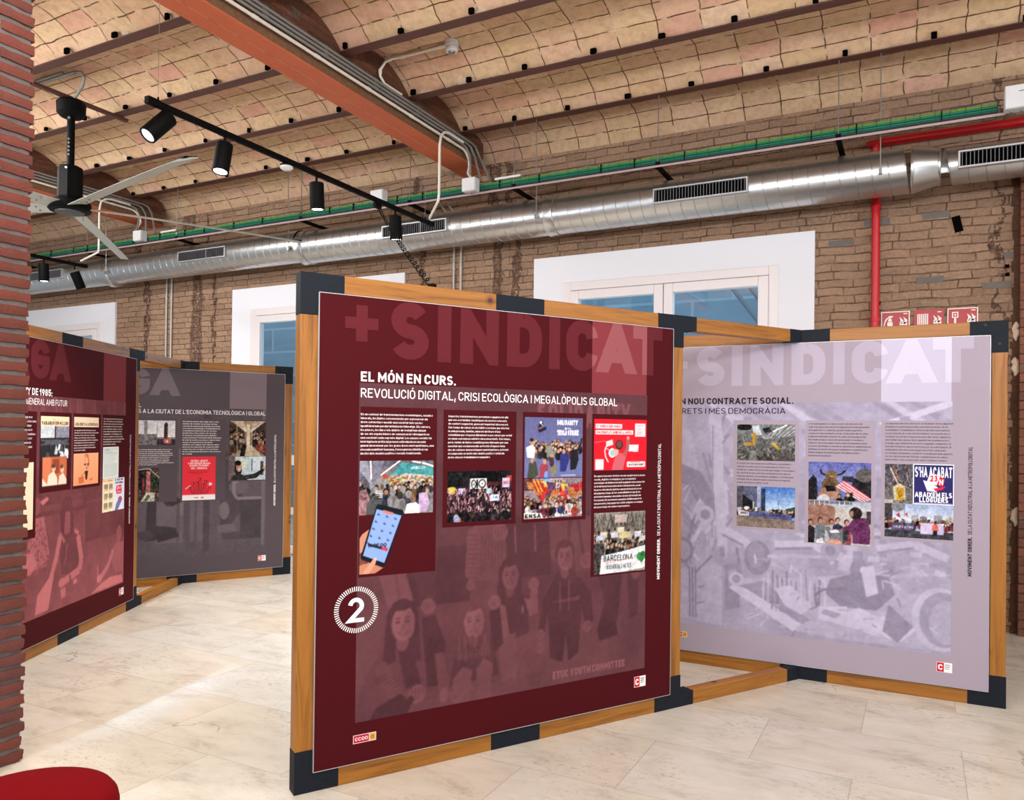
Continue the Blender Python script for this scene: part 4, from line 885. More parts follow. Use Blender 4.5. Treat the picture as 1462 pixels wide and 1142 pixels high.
def fist(cv, x, y, r, g):
    ry = r/cv.asp; cv.ell(x, y, r, ry, (g,)*3)
    for k in range(4): cv.line([(x-r*.6+k*r*.42, y-ry*.6), (x-r*.65+k*r*.42, y+ry*.1)], r*.12, (g*.6,)*3)
    cv.ell(x-r*.2, y+ry*.3, r*.5, ry*.25, (g*.85,)*3)
def g3(v): return (v, v, v)
def bg_people():
    cv = Cv(280, 253, g3(84)); q = random.Random(4)
    cv.grad(0, .5, g3(84), g3(70)); cv.grad(.5, 1, g3(84), g3(112)); cv.noise(16, 44, 1)
    # people standing behind, cut at the waist
    cv.poly([(.14, .50), (.35, .50), (.34, .68), (.15, .68)], g3(50)); cv.poly([(.44, .42), (.62, .42), (.62, .62), (.44, .62)], g3(56)); cv.poly([(.15, .50), (.24, .50), (.23, .66), (.19, .70)], g3(66))
    cv.poly([(.06, .56), (.135, .55), (.165, .66), (.09, .675)], g3(140)); cv.line([(.11, .56), (.125, .66)], .006, g3(110))
    cv.poly([(.355, .42), (.455, .42), (.465, .60), (.43, .62), (.335, .615), (.345, .5)], g3(118)); cv.poly([(.33, .46), (.37, .43), (.37, .56), (.345, .62), (.325, .60)], g3(128))
    for k in range(10): cv.line([(.33, .47+k*.015), (.366, .474+k*.015)], .004, g3(88))
    for k in range(7): cv.line([(.38+k*.011, .47), (.375+k*.012, .60)], .004, g3(92))
    fist(cv, .44, .468, .026, 146); fist(cv, .342, .63, .014, 130)
    for x in (.49, .56): cv.line([(x, .45), (x+.004, .54)], .005, g3(150))
    cv.poly([(.61, .43), (.68, .43), (.68, .56), (.62, .57)], g3(110)); cv.poly([(.70, .43), (.77, .43), (.80, .60), (.72, .62), (.69, .52)], g3(116)); cv.line([(.72, .44), (.75, .60)], .01, g3(76)); fist(cv, .758, .585, .026, 150); fist(cv, .64, .555, .02, 140)
    cv.poly([(.80, .64), (.90, .64), (.885, .78), (.87, .85), (.80, .83), (.83, .74)], g3(52)); cv.poly([(.80, .83), (.875, .81), (.885, .86), (.81, .875)], g3(36)); cv.poly([(.92, .64), (.97, .64), (.965, .80), (.93, .81)], g3(60)); cv.ell(.955, .64, .02, .03, g3(130))
    # standing man in a hooded sweatshirt
    cv.poly([(.595, .70), (.63, .645), (.66, .625), (.69, .625), (.735, .645), (.775, .70), (.785, .80), (.755, .815), (.735, .74), (.735, .80), (.615, .80), (.61, .75), (.60, .82), (.575, .81)], g3(54)); cv.poly([(.615, .79), (.735, .79), (.728, .90), (.69, .925), (.678, .83), (.668, .925), (.62, .905)], g3(46)); cv.ell(.675, .636, .042, .03, g3(64))
    head(cv, .672, .562, .038, 166, 74); cv.line([(.655, .65), (.657, .75)], .004, g3(150)); cv.line([(.69, .65), (.689, .75)], .004, g3(150)); fist(cv, .762, .815, .018, 150); fist(cv, .585, .82, .016, 140)
    for k in range(10): cv.rect(.632+k*.010, .715-(k*.001), .639+k*.010, .720, g3(140))
    # kneeling woman in a T-shirt
    cv.poly([(.435, .70), (.46, .665), (.49, .665), (.535, .685), (.545, .80), (.52, .83), (.445, .83)], g3(56)); head(cv, .475, .608, .037, 142, 52, True)
    cv.poly([(.525, .69), (.545, .755), (.575, .745), (.573, .665), (.548, .66), (.547, .70)], g3(150)); fist(cv, .559, .648, .019, 158); cv.rect(.518, .715, .523, .74, g3(190)); cv.poly([(.44, .70), (.46, .71), (.475, .80), (.52, .85), (.505, .87), (.455, .83)], g3(146))
    cv.poly([(.435, .82), (.495, .80), (.51, .90), (.50, .955), (.45, .955)], g3(126)); cv.poly([(.495, .82), (.545, .81), (.585, .91), (.575, .945), (.52, .94)], g3(116)); fist(cv, .583, .865, .016, 146)
    # woman with long hair in the middle
    cv.poly([(.405, .72), (.44, .715), (.455, .83), (.42, .86)], g3(48)); fist(cv, .423, .693, .021, 156)
    cv.poly([(.285, .90), (.30, .825), (.335, .80), (.38, .80), (.425, .83), (.44, .93), (.28, .94)], g3(62)); head(cv, .354, .742, .043, 178, 92, True)
    for k in range(22): x = q.uniform(.30, .415); cv.line([(x, .79), (x+q.uniform(-.012, .012), .80+q.uniform(.03, .08))], .003, g3(q.choice((84, 112, 134))))
    for k in range(7): cv.line([(.325+k*.011, .865), (.333+k*.011, .835)], .003, g3(132))
    cv.poly([(.29, .92), (.32, .885), (.35, .90), (.345, 1), (.29, 1)], g3(134)); cv.poly([(.365, .90), (.39, .87), (.42, .89), (.41, 1), (.37, 1)], g3(126)); fist(cv, .304, .968, .024, 144)
    # companion with a raised fist, and the woman in a coat
    cv.poly([(.19, .715), (.232, .71), (.265, .80), (.255, .93), (.21, .93)], g3(46)); fist(cv, .21, .682, .022, 150); cv.poly([(.232, .83), (.26, .83), (.285, .98), (.25, .99)], g3(116)); cv.ell(.262, .962, .013, .024, g3(150))
    cv.poly([(.0, .97), (.03, .87), (.06, .82), (.10, .785), (.165, .785), (.20, .87), (.205, .94), (.12, 1), (0, 1)], g3(96)); cv.poly([(.118, .79), (.16, .79), (.195, .93), (.15, .95)], g3(42)); head(cv, .134, .717, .045, 180, 46, True)
    cv.poly([(.05, .84), (.085, .83), (.115, .905), (.175, .935), (.165, .965), (.095, .945)], g3(112))
    for k in range(7): cv.line([(.055+k*.014, .885+k*.007), (.09+k*.012, .87+k*.008)], .004, g3(74))
    cv.poly([(.04, 1), (.06, .965), (.13, .935), (.165, .97), (.15, 1)], g3(38)); fist(cv, .18, .945, .026, 154); cv.line([(.155, .95), (.17, .965)], .012, g3(40))
    cv.blur(1).noise(12, 30, 7).noise(10, 6, 3).noise(8, 2, 4)
    cv.text('ETUC YOUTH COMMITTEE', .632, .978, .026, .282, g3(215), .22); cv.text('SOLIDARITY', .565, .126, .09, .36, g3(165), .26)
    return cv.tone((58, 32, 38), (146, 92, 98))
def bg_machines():
    cv = Cv(280, 253, g3(130)); q = random.Random(8); cv.grad(0, 1, g3(156), g3(136)); cv.noise(20, 40, 3)
    for k in range(11): x = q.uniform(.05, .95); cv.poly([(x, 0), (x+.03, 0), (x+.22, .14), (x+.17, .14)], g3(q.choice((200, 215, 110, 120))))
    cv.poly([(.76, .09), (.98, 0), (1, 0), (1, .02), (.80, .10)], g3(240))
    for k in range(110): x, y = q.random(), q.uniform(.05, .66); cv.rect(x, y, x+q.uniform(.006, .04), y+q.uniform(.01, .11), g3(q.choice((96, 110, 160, 182, 200))), .8)
    for k in range(40): x = q.uniform(0, .26); y = q.uniform(.04, .66); cv.line([(x, y), (x+q.uniform(-.08, .08), y+q.uniform(.04, .16))], q.uniform(.004, .016), g3(q.choice((80, 178, 206, 104))))
    cv.poly([(0, .10), (.07, .13), (.10, .28), (.05, .36), (0, .36)], g3(178)); cv.poly([(0, .26), (.11, .31), (.19, .45), (.15, .48), (.06, .37), (0, .36)], g3(90)); cv.poly([(.14, .04), (.19, .03), (.215, .62), (.18, .64)], g3(196)); cv.rect(.155, .1, .16, .6, g3(110)); cv.ell(.13, .50, .035, .04, g3(190)); cv.ell(.13, .50, .02, .024, g3(104))
    cv.ell(.038, .667, .047, .062, g3(66)); cv.ell(.038, .667, .034, .045, g3(134))
    for k in range(26): a = k*PI/13; cv.line([(.038+.040*math.cos(a), .667+.053*math.sin(a)), (.038+.049*math.cos(a), .667+.065*math.sin(a))], .004, g3(150))
    cv.poly([(.02, .76), (.12, .70), (.20, .72), (.20, .99), (.02, .97)], g3(168))
    for x in (.068, .080, .092): cv.line([(x, .74), (x+.004, .965)], .007, g3(78))
    cv.line([(.03, .70), (.07, .75)], .008, g3(80)); cv.line([(.16, .68), (.095, .76)], .008, g3(80)); cv.line([(.10, .83), (.13, .82)], .006, g3(84)); cv.line([(.10, .90), (.13, .89)], .006, g3(84)); cv.poly([(.21, .72), (.27, .70), (.27, .90), (.21, .92)], g3(94)); cv.poly([(.225, .74), (.255, .73), (.255, .80), (.225, .81)], g3(140))
    # drum and robot arms over the car body
    cv.line([(.20, .56), (.28, .60), (.34, .68)], .030, g3(196)); cv.line([(.20, .585), (.28, .625)], .008, g3(90)); cv.ell(.335, .675, .05, .075, g3(82)); cv.ell(.33, .665, .034, .055, g3(104)); cv.line([(.325, .66), (.33, .70)], .006, g3(230))
    cv.line([(.40, .615), (.54, .60), (.64, .645), (.70, .69)], .034, g3(198)); cv.line([(.40, .63), (.54, .615)], .010, g3(88)); cv.line([(.42, .655), (.60, .65)], .012, g3(170)); cv.ell(.60, .62, .034, .04, g3(150)); cv.ell(.60, .62, .018, .022, g3(84)); cv.ell(.70, .69, .03, .045, g3(92)); cv.ell(.715, .695, .012, .02, g3(220))
    cv.line([(.76, .60), (.88, .57), (.99, .62)], .028, g3(190)); cv.line([(.76, .615), (.88, .585)], .008, g3(90)); cv.rect(.66, .50, .86, .56, g3(96)); cv.rect(.68, .515, .84, .545, g3(176))
    cv.poly([(.23, .81), (.27, .77), (.40, .755), (.64, .72), (.94, .68), (1, .70), (1, .985), (.62, .985), (.47, .97)], g3(168)); cv.poly([(.225, .815), (.265, .79), (.50, .94), (.47, .975)], g3(216)); cv.poly([(.275, .80), (.36, .77), (.53, .92), (.50, .94)], g3(112)); cv.ell(.255, .775, .03, .03, g3(196)); cv.ell(.255, .775, .016, .018, g3(120))
    for k in range(14): x = .36+k*.017; cv.line([(x, .70+q.uniform(0, .07)), (x+q.uniform(-.004, .008), .84+q.uniform(0, .10))], q.uniform(.003, .007), g3(q.choice((56, 76, 226, 206))))
    cv.poly([(.40, .80), (.46, .78), (.54, .86), (.50, .90), (.44, .87)], g3(206))
    cv.poly([(.60, .74), (.70, .70), (.80, .71), (.82, .78), (.76, .85), (.64, .85), (.585, .80)], g3(78)); cv.poly([(.56, .85), (.66, .87), (.70, .845), (.78, .88), (.70, .935), (.56, .91)], g3(218)); cv.poly([(.58, .865), (.64, .88), (.62, .90), (.57, .885)], g3(130)); cv.line([(.555, .86), (.55, .81), (.575, .785), (.66, .775)], .010, g3(60)); cv.line([(.56, .865), (.66, .85)], .008, g3(226)); cv.poly([(.705, .68), (.75, .67), (.765, .78), (.725, .80)], g3(222))
    cv.poly([(.70, .90), (.78, .87), (.90, .90), (.84, .965), (.72, .945)], g3(222)); cv.poly([(.80, .82), (.88, .90), (.83, .97), (.78, .93)], g3(92)); cv.poly([(.80, .715), (.995, .68), (.995, .75), (.86, .77)], g3(146)); cv.ell(.965, .86, .09, .125, g3(200)); cv.ell(.975, .86, .076, .108, g3(120)); cv.ell(.985, .87, .055, .085, g3(160))
    for k in range(46): x, y = q.uniform(.3, .98), q.uniform(.42, .68); cv.rect(x, y, x+q.uniform(.012, .06), y+q.uniform(.005, .025), g3(q.choice((84, 200, 214, 120))), .85)
    for k in range(70): x, y = q.uniform(.25, .98), q.uniform(.66, .97); cv.line([(x, y), (x+q.uniform(-.05, .06), y+q.uniform(-.03, .04))], q.uniform(.002, .006), g3(q.choice((70, 110, 200, 224))), .8)
    cv.blur(1).noise(14, 14, 9).noise(14, 6, 3).noise(10, 3, 5)
    return cv.tone((104, 96, 116), (198, 192, 216))
def bg_children():
    cv = Cv(240, 217, g3(96)); q = random.Random(12); cv.grad(0, .55, g3(74), g3(64)); cv.grad(.55, 1, g3(90), g3(124)); cv.noise(16, 22, 2)
    for k in range(40): x = q.random(); cv.line([(x, 0), (x+.006, .075)], .007, g3(q.choice((80, 116, 140))), .7)
    cv.rect(.62, .44, .98, .72, g3(72)); cv.rect(.05, .50, .6, .53, g3(86)); cv.line([(.62, .52), (.98, .50)], .01, g3(92))
    cv.ell(.215, .475, .06, .075, g3(58)); cv.ell(.235, .50, .03, .04, g3(120)); cv.poly([(.22, .55), (.29, .55), (.335, .73), (.31, .78), (.18, .78), (.18, .66)], g3(178))
    for k in range(120): x, y = q.uniform(.18, .33), q.uniform(.56, .78); cv.rect(x, y, x+.006, y+.010, g3(76))
    cv.poly([(.05, .70), (.20, .70), (.25, .755), (.20, .80), (.05, .76)], g3(206)); cv.poly([(.26, .48), (.31, .462), (.325, .474), (.28, .50)], g3(232))
    cv.ell(.463, .56, .052, .09, g3(56)); cv.ell(.468, .60, .036, .055, g3(132)); cv.poly([(.42, .52), (.455, .50), (.44, .68), (.415, .70)], g3(56)); cv.poly([(.49, .50), (.52, .56), (.52, .72), (.495, .70)], g3(60))
    cv.poly([(.42, .655), (.545, .65), (.575, .72), (.56, .82), (.52, .86), (.43, .84), (.41, .74)], g3(72)); cv.line([(.415, .655), (.388, .75), (.352, .83)], .030, g3(196)); cv.line([(.56, .675), (.592, .80), (.575, .845), (.50, .865), (.44, .88)], .034, g3(198)); cv.ell(.432, .88, .026, .022, g3(216)); cv.ell(.352, .835, .018, .022, g3(212))
    cv.line([(.495, .855), (.502, .885)], .010, g3(56)); cv.line([(.41, .64), (.45, .69)], .012, g3(180)); cv.line([(.53, .645), (.565, .665)], .018, g3(190)); cv.line([(.47, .70), (.455, .80)], .012, g3(110))
    cv.poly([(.25, .90), (.335, .835), (.365, .85), (.33, .985), (.235, .985)], g3(226)); cv.poly([(.42, .91), (.46, .905), (.465, .95), (.43, .955)], g3(210)); cv.poly([(.52, .89), (.55, .88), (.56, .905), (.53, .91)], g3(216))
    cv.ell(.955, .69, .045, .075, g3(60)); cv.ell(.945, .72, .028, .045, g3(130)); cv.poly([(.87, .80), (.92, .765), (.995, .77), (.995, .93), (.92, .93), (.88, .88)], g3(150)); cv.line([(.885, .80), (.845, .87), (.77, .925)], .028, g3(192)); cv.ell(.755, .928, .022, .022, g3(208)); cv.line([(.738, .86), (.744, .945)], .006, g3(236)); cv.poly([(.68, .99), (.78, .955), (.86, .94), (.98, .95), (.99, .99)], g3(222))
    cv.blur(1).noise(12, 26, 9).noise(8, 6, 3).noise(8, 2, 4)
    return cv.tone((72, 36, 42), (206, 122, 126))
def bg_metro():
    cv = Cv(220, 200, g3(70)); q = random.Random(2); cv.grad(0, 1, g3(80), g3(110)); cv.rect(0, .62, 1, 1, g3(120)); cv.grad(.62, 1, g3(112), g3(84)); cv.grad(.30, .9, g3(140), g3(120), .35, .62)
    for x in (.47, .52, .57): cv.rect(x, 0, x+.016, .95, g3(90))
    cv.rect(.62, .0, .66, .97, g3(62)); cv.rect(.51, .60, .545, .98, g3(84)); cv.line([(.49, .28), (.50, .72)], .02, g3(170)); cv.line([(.60, .3), (.545, .60)], .012, g3(150))
    cv.poly([(.24, .40), (.40, .40), (.44, .56), (.49, .62), (.42, .66), (.36, .58), (.36, .78), (.47, .80), (.47, .86), (.30, .88), (.31, .60), (.24, .58)], g3(24)); cv.poly([(.42, .62), (.50, .605), (.50, .63), (.44, .66)], g3(12)); cv.poly([(.36, .84), (.47, .82), (.49, .86), (.37, .89)], g3(12))
    cv.rect(.25, .42, .27, .66, g3(130)); cv.ell(.30, .84, .05, .03, g3(50))
    cv.poly([(.68, .30), (.96, .30), (.98, .45), (.86, .50), (.84, .72), (.78, .80), (.72, .80), (.72, .52), (.68, .46)], g3(58))
    for k in range(16): x, y = q.uniform(.70, .92), q.uniform(.30, .48); cv.line([(x, y), (x+.05, y-.03)], .009, g3(q.choice((120, 150, 30))))
    cv.ell(.745, .70, .03, .06, g3(150)); cv.ell(.83, .54, .06, .05, g3(120)); cv.poly([(.70, .80), (.80, .79), (.82, .84), (.71, .85)], g3(130)); cv.poly([(.73, .86), (.87, .84), (.90, .90), (.74, .90)], g3(60))
    cv.line([(.80, .30), (.80, .58), (.82, .62), (.98, .62)], .016, g3(190)); cv.line([(.80, .52), (.98, .36)], .014, g3(190)); cv.rect(.97, .0, .99, .95, g3(140)); cv.rect(.84, .63, .97, .9, g3(44))
    cv.blur(1).noise(12, 26, 9).noise(10, 5, 3).noise(9, 2, 4)
    return cv.tone((52, 46, 51), (146, 134, 142))
DK = ((30, 30, 36), (48, 46, 54), (70, 66, 74), (24, 24, 26), (90, 84, 92))
MIX = ((40, 40, 48), (130, 50, 60), (60, 70, 120), (170, 160, 160), (90, 60, 100), (210, 205, 205), (30, 30, 30), (180, 60, 50))
def ph_market():
    cv = Cv(104, 72, (130, 128, 136)); q = random.Random(1); cv.grad(0, .5, (96, 94, 108), (150, 146, 150))
    cv.poly([(0, 0), (.10, 0), (.18, .5), (.0, .62)], (150, 150, 168)); cv.poly([(.02, .2), (.14, .42), (.14, .5), (0, .4)], (96, 96, 116)); cv.poly([(.18, 0), (.32, 0), (.22, .4), (.17, .4)], (128, 126, 150)); cv.line([(.145, 0), (.155, .34)], .018, (250, 250, 252)); cv.line([(.54, 0), (.28, .27)], .018, (250, 250, 250)); cv.line([(.70, .02), (.82, .05)], .02, (250, 250, 252)); cv.line([(.84, .05), (1, .12)], .022, (250, 250, 252))
    cv.poly([(.40, .30), (.56, .04), (1, .14), (1, .30), (.60, .24)], (66, 158, 164)); cv.text('MERCAT', .68, .17, .05, .2, (225, 240, 240)); cv.poly([(.36, .40), (.6, .24), (1, .30), (1, .42), (.4, .44)], (196, 190, 196)); cv.rect(.30, .26, .38, .34, (190, 80, 66))
    for k in range(120): x, y = q.uniform(.38, 1), q.uniform(.30, .43); cv.ell(x, y, .016, .018, q.choice(((206, 180, 60), (190, 110, 70), (120, 130, 60), (220, 200, 90), (180, 60, 60), (150, 150, 140))))
    cv.crowd(0, 1, .40, .52, 40, .018, .026, ((48, 50, 66), (90, 88, 96), (150, 150, 156), (60, 66, 90), (36, 36, 42)), 3)
    cv.crowd(.02, 1, .52, .66, 14, .034, .042, ((44, 48, 66), (60, 58, 62), (130, 128, 130), (36, 36, 42), (70, 74, 96)), 6, back=.7)
    for k in range(5): cv.rect(.21, .56+k*.035, .31, .575+k*.035, (220, 218, 214))
    cv.poly([(.0, .55), (.09, .52), (.14, .7), (.10, 1), (0, 1)], (150, 110, 116)); cv.noise(40, 5, 7, (0, .5, .12, 1)); cv.poly([(.10, .8), (.2, .64), (.3, .7), (.3, 1), (.09, 1)], (74, 76, 78))
    cv.poly([(.80, .62), (.90, .60), (.95, .80), (.91, .97), (.80, .97)], (196, 166, 206)); cv.ell(.865, .57, .03, .05, (60, 46, 42)); cv.poly([(.60, 1), (.63, .82), (.74, .78), (.80, .84), (.81, 1)], (236, 236, 232)); cv.ell(.715, .73, .042, .075, (136, 96, 80))
    return cv.noise(14, 3, 2)
def ph_crowd():
    cv = Cv(92, 70, (34, 28, 36)); q = random.Random(3); cv.grad(0, .4, (26, 24, 30), (50, 38, 46)); cv.ell(.64, .26, .28, .24, (12, 10, 14)); cv.rect(.4, .22, 1, .30, (80, 30, 40)); cv.poly([(.9, .12), (1, .10), (1, .22), (.9, .22)], (190, 60, 60)); cv.rect(.02, .05, .2, .3, (24, 28, 26))
    cv.ell(.07, .38, .07, .07, (214, 200, 60)); cv.rect(.17, .34, .27, .46, (190, 180, 220))
    for k in range(260):
        y = .40+.45*k/260+q.uniform(-.03, .03); x = q.random(); c = q.choice(((178, 116, 124), (204, 148, 150), (140, 84, 96), (120, 70, 84), (90, 52, 66), (214, 168, 164))); cv.line([(x, y), (x+q.uniform(-.02, .02), y-q.uniform(.04, .1))], .014, c); cv.ell(x, y, .012, .016, q.choice(((60, 40, 46), (34, 26, 32), c)))
    cv.rect(.34, .16, .60, .36, (240, 238, 240)); cv.ell(.40, .27, .04, .095, (20, 20, 24)); cv.ell(.40, .27, .024, .07, (236, 232, 236)); cv.ell(.53, .26, .06, .09, (20, 20, 24)); cv.ell(.53, .26, .04, .064, (236, 232, 236)); cv.rect(.44, .17, .465, .35, (20, 20, 24)); cv.rect(.35, .44, .45, .52, (34, 34, 48)); cv.text('V', .515, .285, .05, .03, (40, 40, 44)); cv.text('A', .385, .29, .05, .03, (40, 40, 44))
    cv.rect(.85, .16, .96, .34, (206, 196, 222)); cv.text('NO', .865, .28, .07, .08, (200, 70, 120)); cv.rect(.66, .48, .80, .61, (214, 224, 240)); cv.text('JA', .68, .56, .05, .1, (50, 70, 140)); cv.rect(.60, .36, .68, .46, (170, 200, 220))
    cv.crowd(0, 1, .80, .95, 14, .03, .05, ((40, 30, 40), (70, 50, 60), (30, 26, 34)), 5, back=.8); cv.ell(.14, .92, .04, .08, (150, 160, 200)); cv.ell(.90, .90, .09, .09, (22, 18, 22)); cv.ell(.80, .96, .07, .08, (40, 30, 34))
    return cv.noise(16, 3, 2)
def ph_solidarity():
    cv = Cv(84, 84, (96, 100, 146)); cv.grad(0, 1, (92, 94, 138), (104, 110, 158))
    cv.text('SOLIDARITY', .545, .125, .085, .36, (238, 238, 246), .3); cv.text('WITH', .68, .205, .04, .10, (230, 230, 240), .24); cv.text('TESLA STRIKE', .55, .295, .085, .37, (238, 238, 246), .3)
    cv.poly([(.24, .10), (.28, .05), (.31, .11), (.29, .18), (.35, .15), (.37, .2), (.25, .26), (.22, .22)], (30, 34, 52)); cv.ell(.27, .09, .02, .025, (220, 210, 214)); cv.line([(.23, .2), (.3, .16)], .015, (210, 90, 80)); cv.line([(.25, .08), (.3, .14)], .01, (230, 230, 236))
    cv.crowd(.10, .97, .40, .48, 46, .022, .026, DK, 4, back=.1); cv.crowd(.08, .95, .50, .55, 24, .028, .030, DK+((120, 116, 124), (110, 60, 70)), 9, back=.1)
    cv.poly([(.03, .5), (.12, .45), (.18, .5), (.16, .68), (.05, .66)], (222, 222, 228)); cv.ell(.12, .41, .035, .05, (170, 130, 112)); cv.ell(.12, .375, .035, .03, (40, 34, 34)); cv.poly([(.36, .48), (.46, .46), (.50, .62), (.38, .66)], (128, 132, 124))
    cv.poly([(.60, .62), (.66, .58), (.74, .60), (.76, .72), (.70, .90), (.60, .90)], (46, 50, 118)); cv.ell(.665, .565, .03, .04, (180, 140, 124)); cv.poly([(.78, .55), (.90, .52), (.93, .70), (.88, .86), (.78, .88)], (30, 30, 36)); cv.line([(.90, .55), (.97, .42), (.98, .34)], .03, (32, 32, 38))
    cv.poly([(.08, .76), (.14, .70), (.20, .74), (.24, .94), (.16, 1), (.05, 1)], (66, 70, 60)); cv.ell(.13, .71, .03, .045, (176, 132, 112)); cv.poly([(.26, .80), (.34, .72), (.40, .80), (.42, 1), (.25, 1)], (150, 60, 76)); cv.ell(.34, .73, .03, .045, (186, 140, 122)); cv.poly([(.44, .80), (.52, .78), (.55, .92), (.46, .96)], (128, 124, 80)); cv.ell(.46, .64, .03, .04, (180, 136, 118)); cv.ell(.46, .74, .04, .08, (70, 44, 54)); cv.poly([(.34, .9), (.40, .88), (.40, 1), (.33, 1)], (110, 150, 210)); cv.rect(.62, .955, .88, .97, (200, 200, 220), .7)
    return cv.noise(10, 3, 2)
def ph_flags():
    cv = Cv(84, 60, (150, 130, 140)); q = random.Random(6); cv.rect(.3, 0, .66, .42, (190, 170, 166)); cv.rect(.0, 0, .16, .3, (90, 60, 70)); cv.rect(.28, 0, .44, .16, (120, 170, 226))
    for k in range(12): x, y = .46+(k % 4)*.05, .06+(k//4)*.1; cv.rect(x, y, x+.025, y+.06, (80, 76, 84))
    for k in range(34): x, y = q.random(), q.uniform(.02, .42); c = q.choice(((206, 40, 44), (190, 30, 50), (130, 80, 160), (226, 190, 70), (222, 60, 40), (170, 40, 50), (90, 60, 110), (200, 120, 60))); s = q.choice((-1, 1)); cv.poly([(x, y), (x+s*.13, y+.03), (x+s*.16, y+.18), (x+s*.04, y+.2)], c)
    for k in range(5): cv.line([(.12+k*.03, .02), (.22+k*.03, .34)], .02, ((200, 50, 40), (230, 190, 60))[k % 2])
    cv.crowd(0, 1, .46, .72, 44, .026, .036, MIX, 8, back=.3); cv.poly([(.0, .84), (.3, .86), (.55, .78), (.96, .64), (1, .92), (.72, .95), (.3, 1), (0, 1)], (236, 230, 230)); cv.text('ENS\xc0 DEM', .02, .985, .11, .5, (24, 24, 30), .24); cv.text('PER', .62, .93, .10, .12, (24, 24, 30), .24); cv.text('BARN', .75, .90, .08, .2, (220, 90, 110), .24)
    cv.crowd(.3, .98, .62, .70, 12, .03, .036, MIX, 18, back=.2); return cv.noise(22, 3, 2)
def ph_poster():
    cv = Cv(80, 80, (224, 28, 44)); W_ = (240, 226, 228)
    cv.rect(.03, .10, .52, .19, W_); cv.text('EL SINDICALISME GLOBAL', .05, .17, .05, .45, (200, 40, 60), .2); cv.rect(.03, .22, .73, .30, W_); cv.text('UNA ETERNITAT SUBVERTINT AL CAPITAL', .05, .285, .045, .66, (200, 40, 60), .2); cv.rect(.77, .08, .97, .34, W_)
    for k in range(6): cv.rect(.80, .12+k*.034, .80+.13-(k % 3)*.02, .13+k*.034, (150, 110, 120))
    cv.ell(.47, .50, .075, .10, (70, 40, 44)); cv.ell(.47, .49, .05, .07, (110, 66, 60)); cv.ell(.34, .66, .065, .09, (236, 236, 238)); cv.ell(.34, .66, .045, .066, (150, 190, 200)); cv.poly([(.36, .58), (.46, .60), (.45, .70), (.38, .74)], (206, 170, 150)); cv.poly([(.38, .78), (.46, .66), (.58, .68), (.60, .72), (.54, 1), (.33, 1)], (196, 92, 104)); cv.poly([(.54, .68), (.60, .56), (.61, .40), (.66, .38), (.67, .56), (.58, .74)], (160, 90, 96)); cv.ell(.635, .365, .03, .035, (200, 140, 130))
    cv.poly([(.66, .50), (.84, .50), (.83, .64), (.65, .63)], (226, 214, 218)); cv.poly([(.22, .44), (.34, .40), (.36, .50), (.24, .54)], (226, 206, 206)); cv.line([(.24, .5), (.2, .62), (.22, .74), (.27, .84)], .018, W_); cv.line([(.2, .56), (.28, .6)], .012, W_); cv.line([(.02, .46), (.2, .43)], .008, (240, 130, 140)); cv.rect(.03, .78, .18, .98, W_)
    cv.rect(.62, .83, .97, .94, W_); cv.text('M CCOO UGT', .65, .915, .045, .3, (60, 40, 48), .22); cv.rect(.68, .84, .86, .848, (210, 120, 130)); return cv
def ph_barcelona():
    cv = Cv(78, 74, (150, 144, 134)); q = random.Random(9); cv.grad(0, .4, (158, 152, 146), (120, 112, 104))
    for k in range(90): x = q.random(); cv.line([(x, q.uniform(0, .1)), (x+q.uniform(-.12, .12), q.uniform(.2, .36))], .01, q.choice(((84, 76, 66), (60, 54, 48), (112, 104, 92))))
    cv.rect(.4, .05, .62, .18, (190, 170, 160)); cv.crowd(0, 1, .30, .52, 70, .02, .03, ((60, 56, 54), (120, 116, 110), (170, 166, 160), (40, 38, 40), (80, 96, 70), (200, 196, 190)), 4, back=.3)
    for x, y in ((.12, .32), (.33, .33), (.78, .34), (.45, .26), (.88, .42)): cv.rect(x, y, x+.13, y+.09, q.choice(((206, 206, 216), (170, 176, 170), (214, 208, 180))))
    cv.rect(.48, .33, .70, .44, (206, 196, 140)); cv.rect(.05, .37, .2, .45, (190, 200, 226)); cv.rect(0, .5, .2, 1, (66, 60, 58)); cv.noise(30, 4, 3, (0, .4, .22, 1)); cv.crowd(.2, 1, .52, .57, 16, .03, .032, ((44, 40, 42), (90, 84, 80), (30, 28, 30)), 14, back=.3)
    cv.poly([(.15, .70), (.5, .66), (1, .58), (1, .95), (.6, .985), (.12, 1)], (232, 234, 240)); cv.text('BARCELONA', .19, .80, .10, .56, (26, 26, 34), .16); cv.line([(.22, .83), (.74, .775)], .008, (226, 140, 120)); cv.text('100 ENERGIES NETES', .22, .925, .07, .5, (50, 60, 66), .14); cv.ell(.885, .76, .055, .07, (60, 150, 76)); cv.ell(.955, .745, .055, .07, (40, 130, 60)); cv.poly([(.835, .78), (1.0, .77), (.925, .88)], (52, 142, 70)); cv.text('ES', .78, .78, .05, .05, (50, 140, 70)); return cv.noise(10, 3, 2)
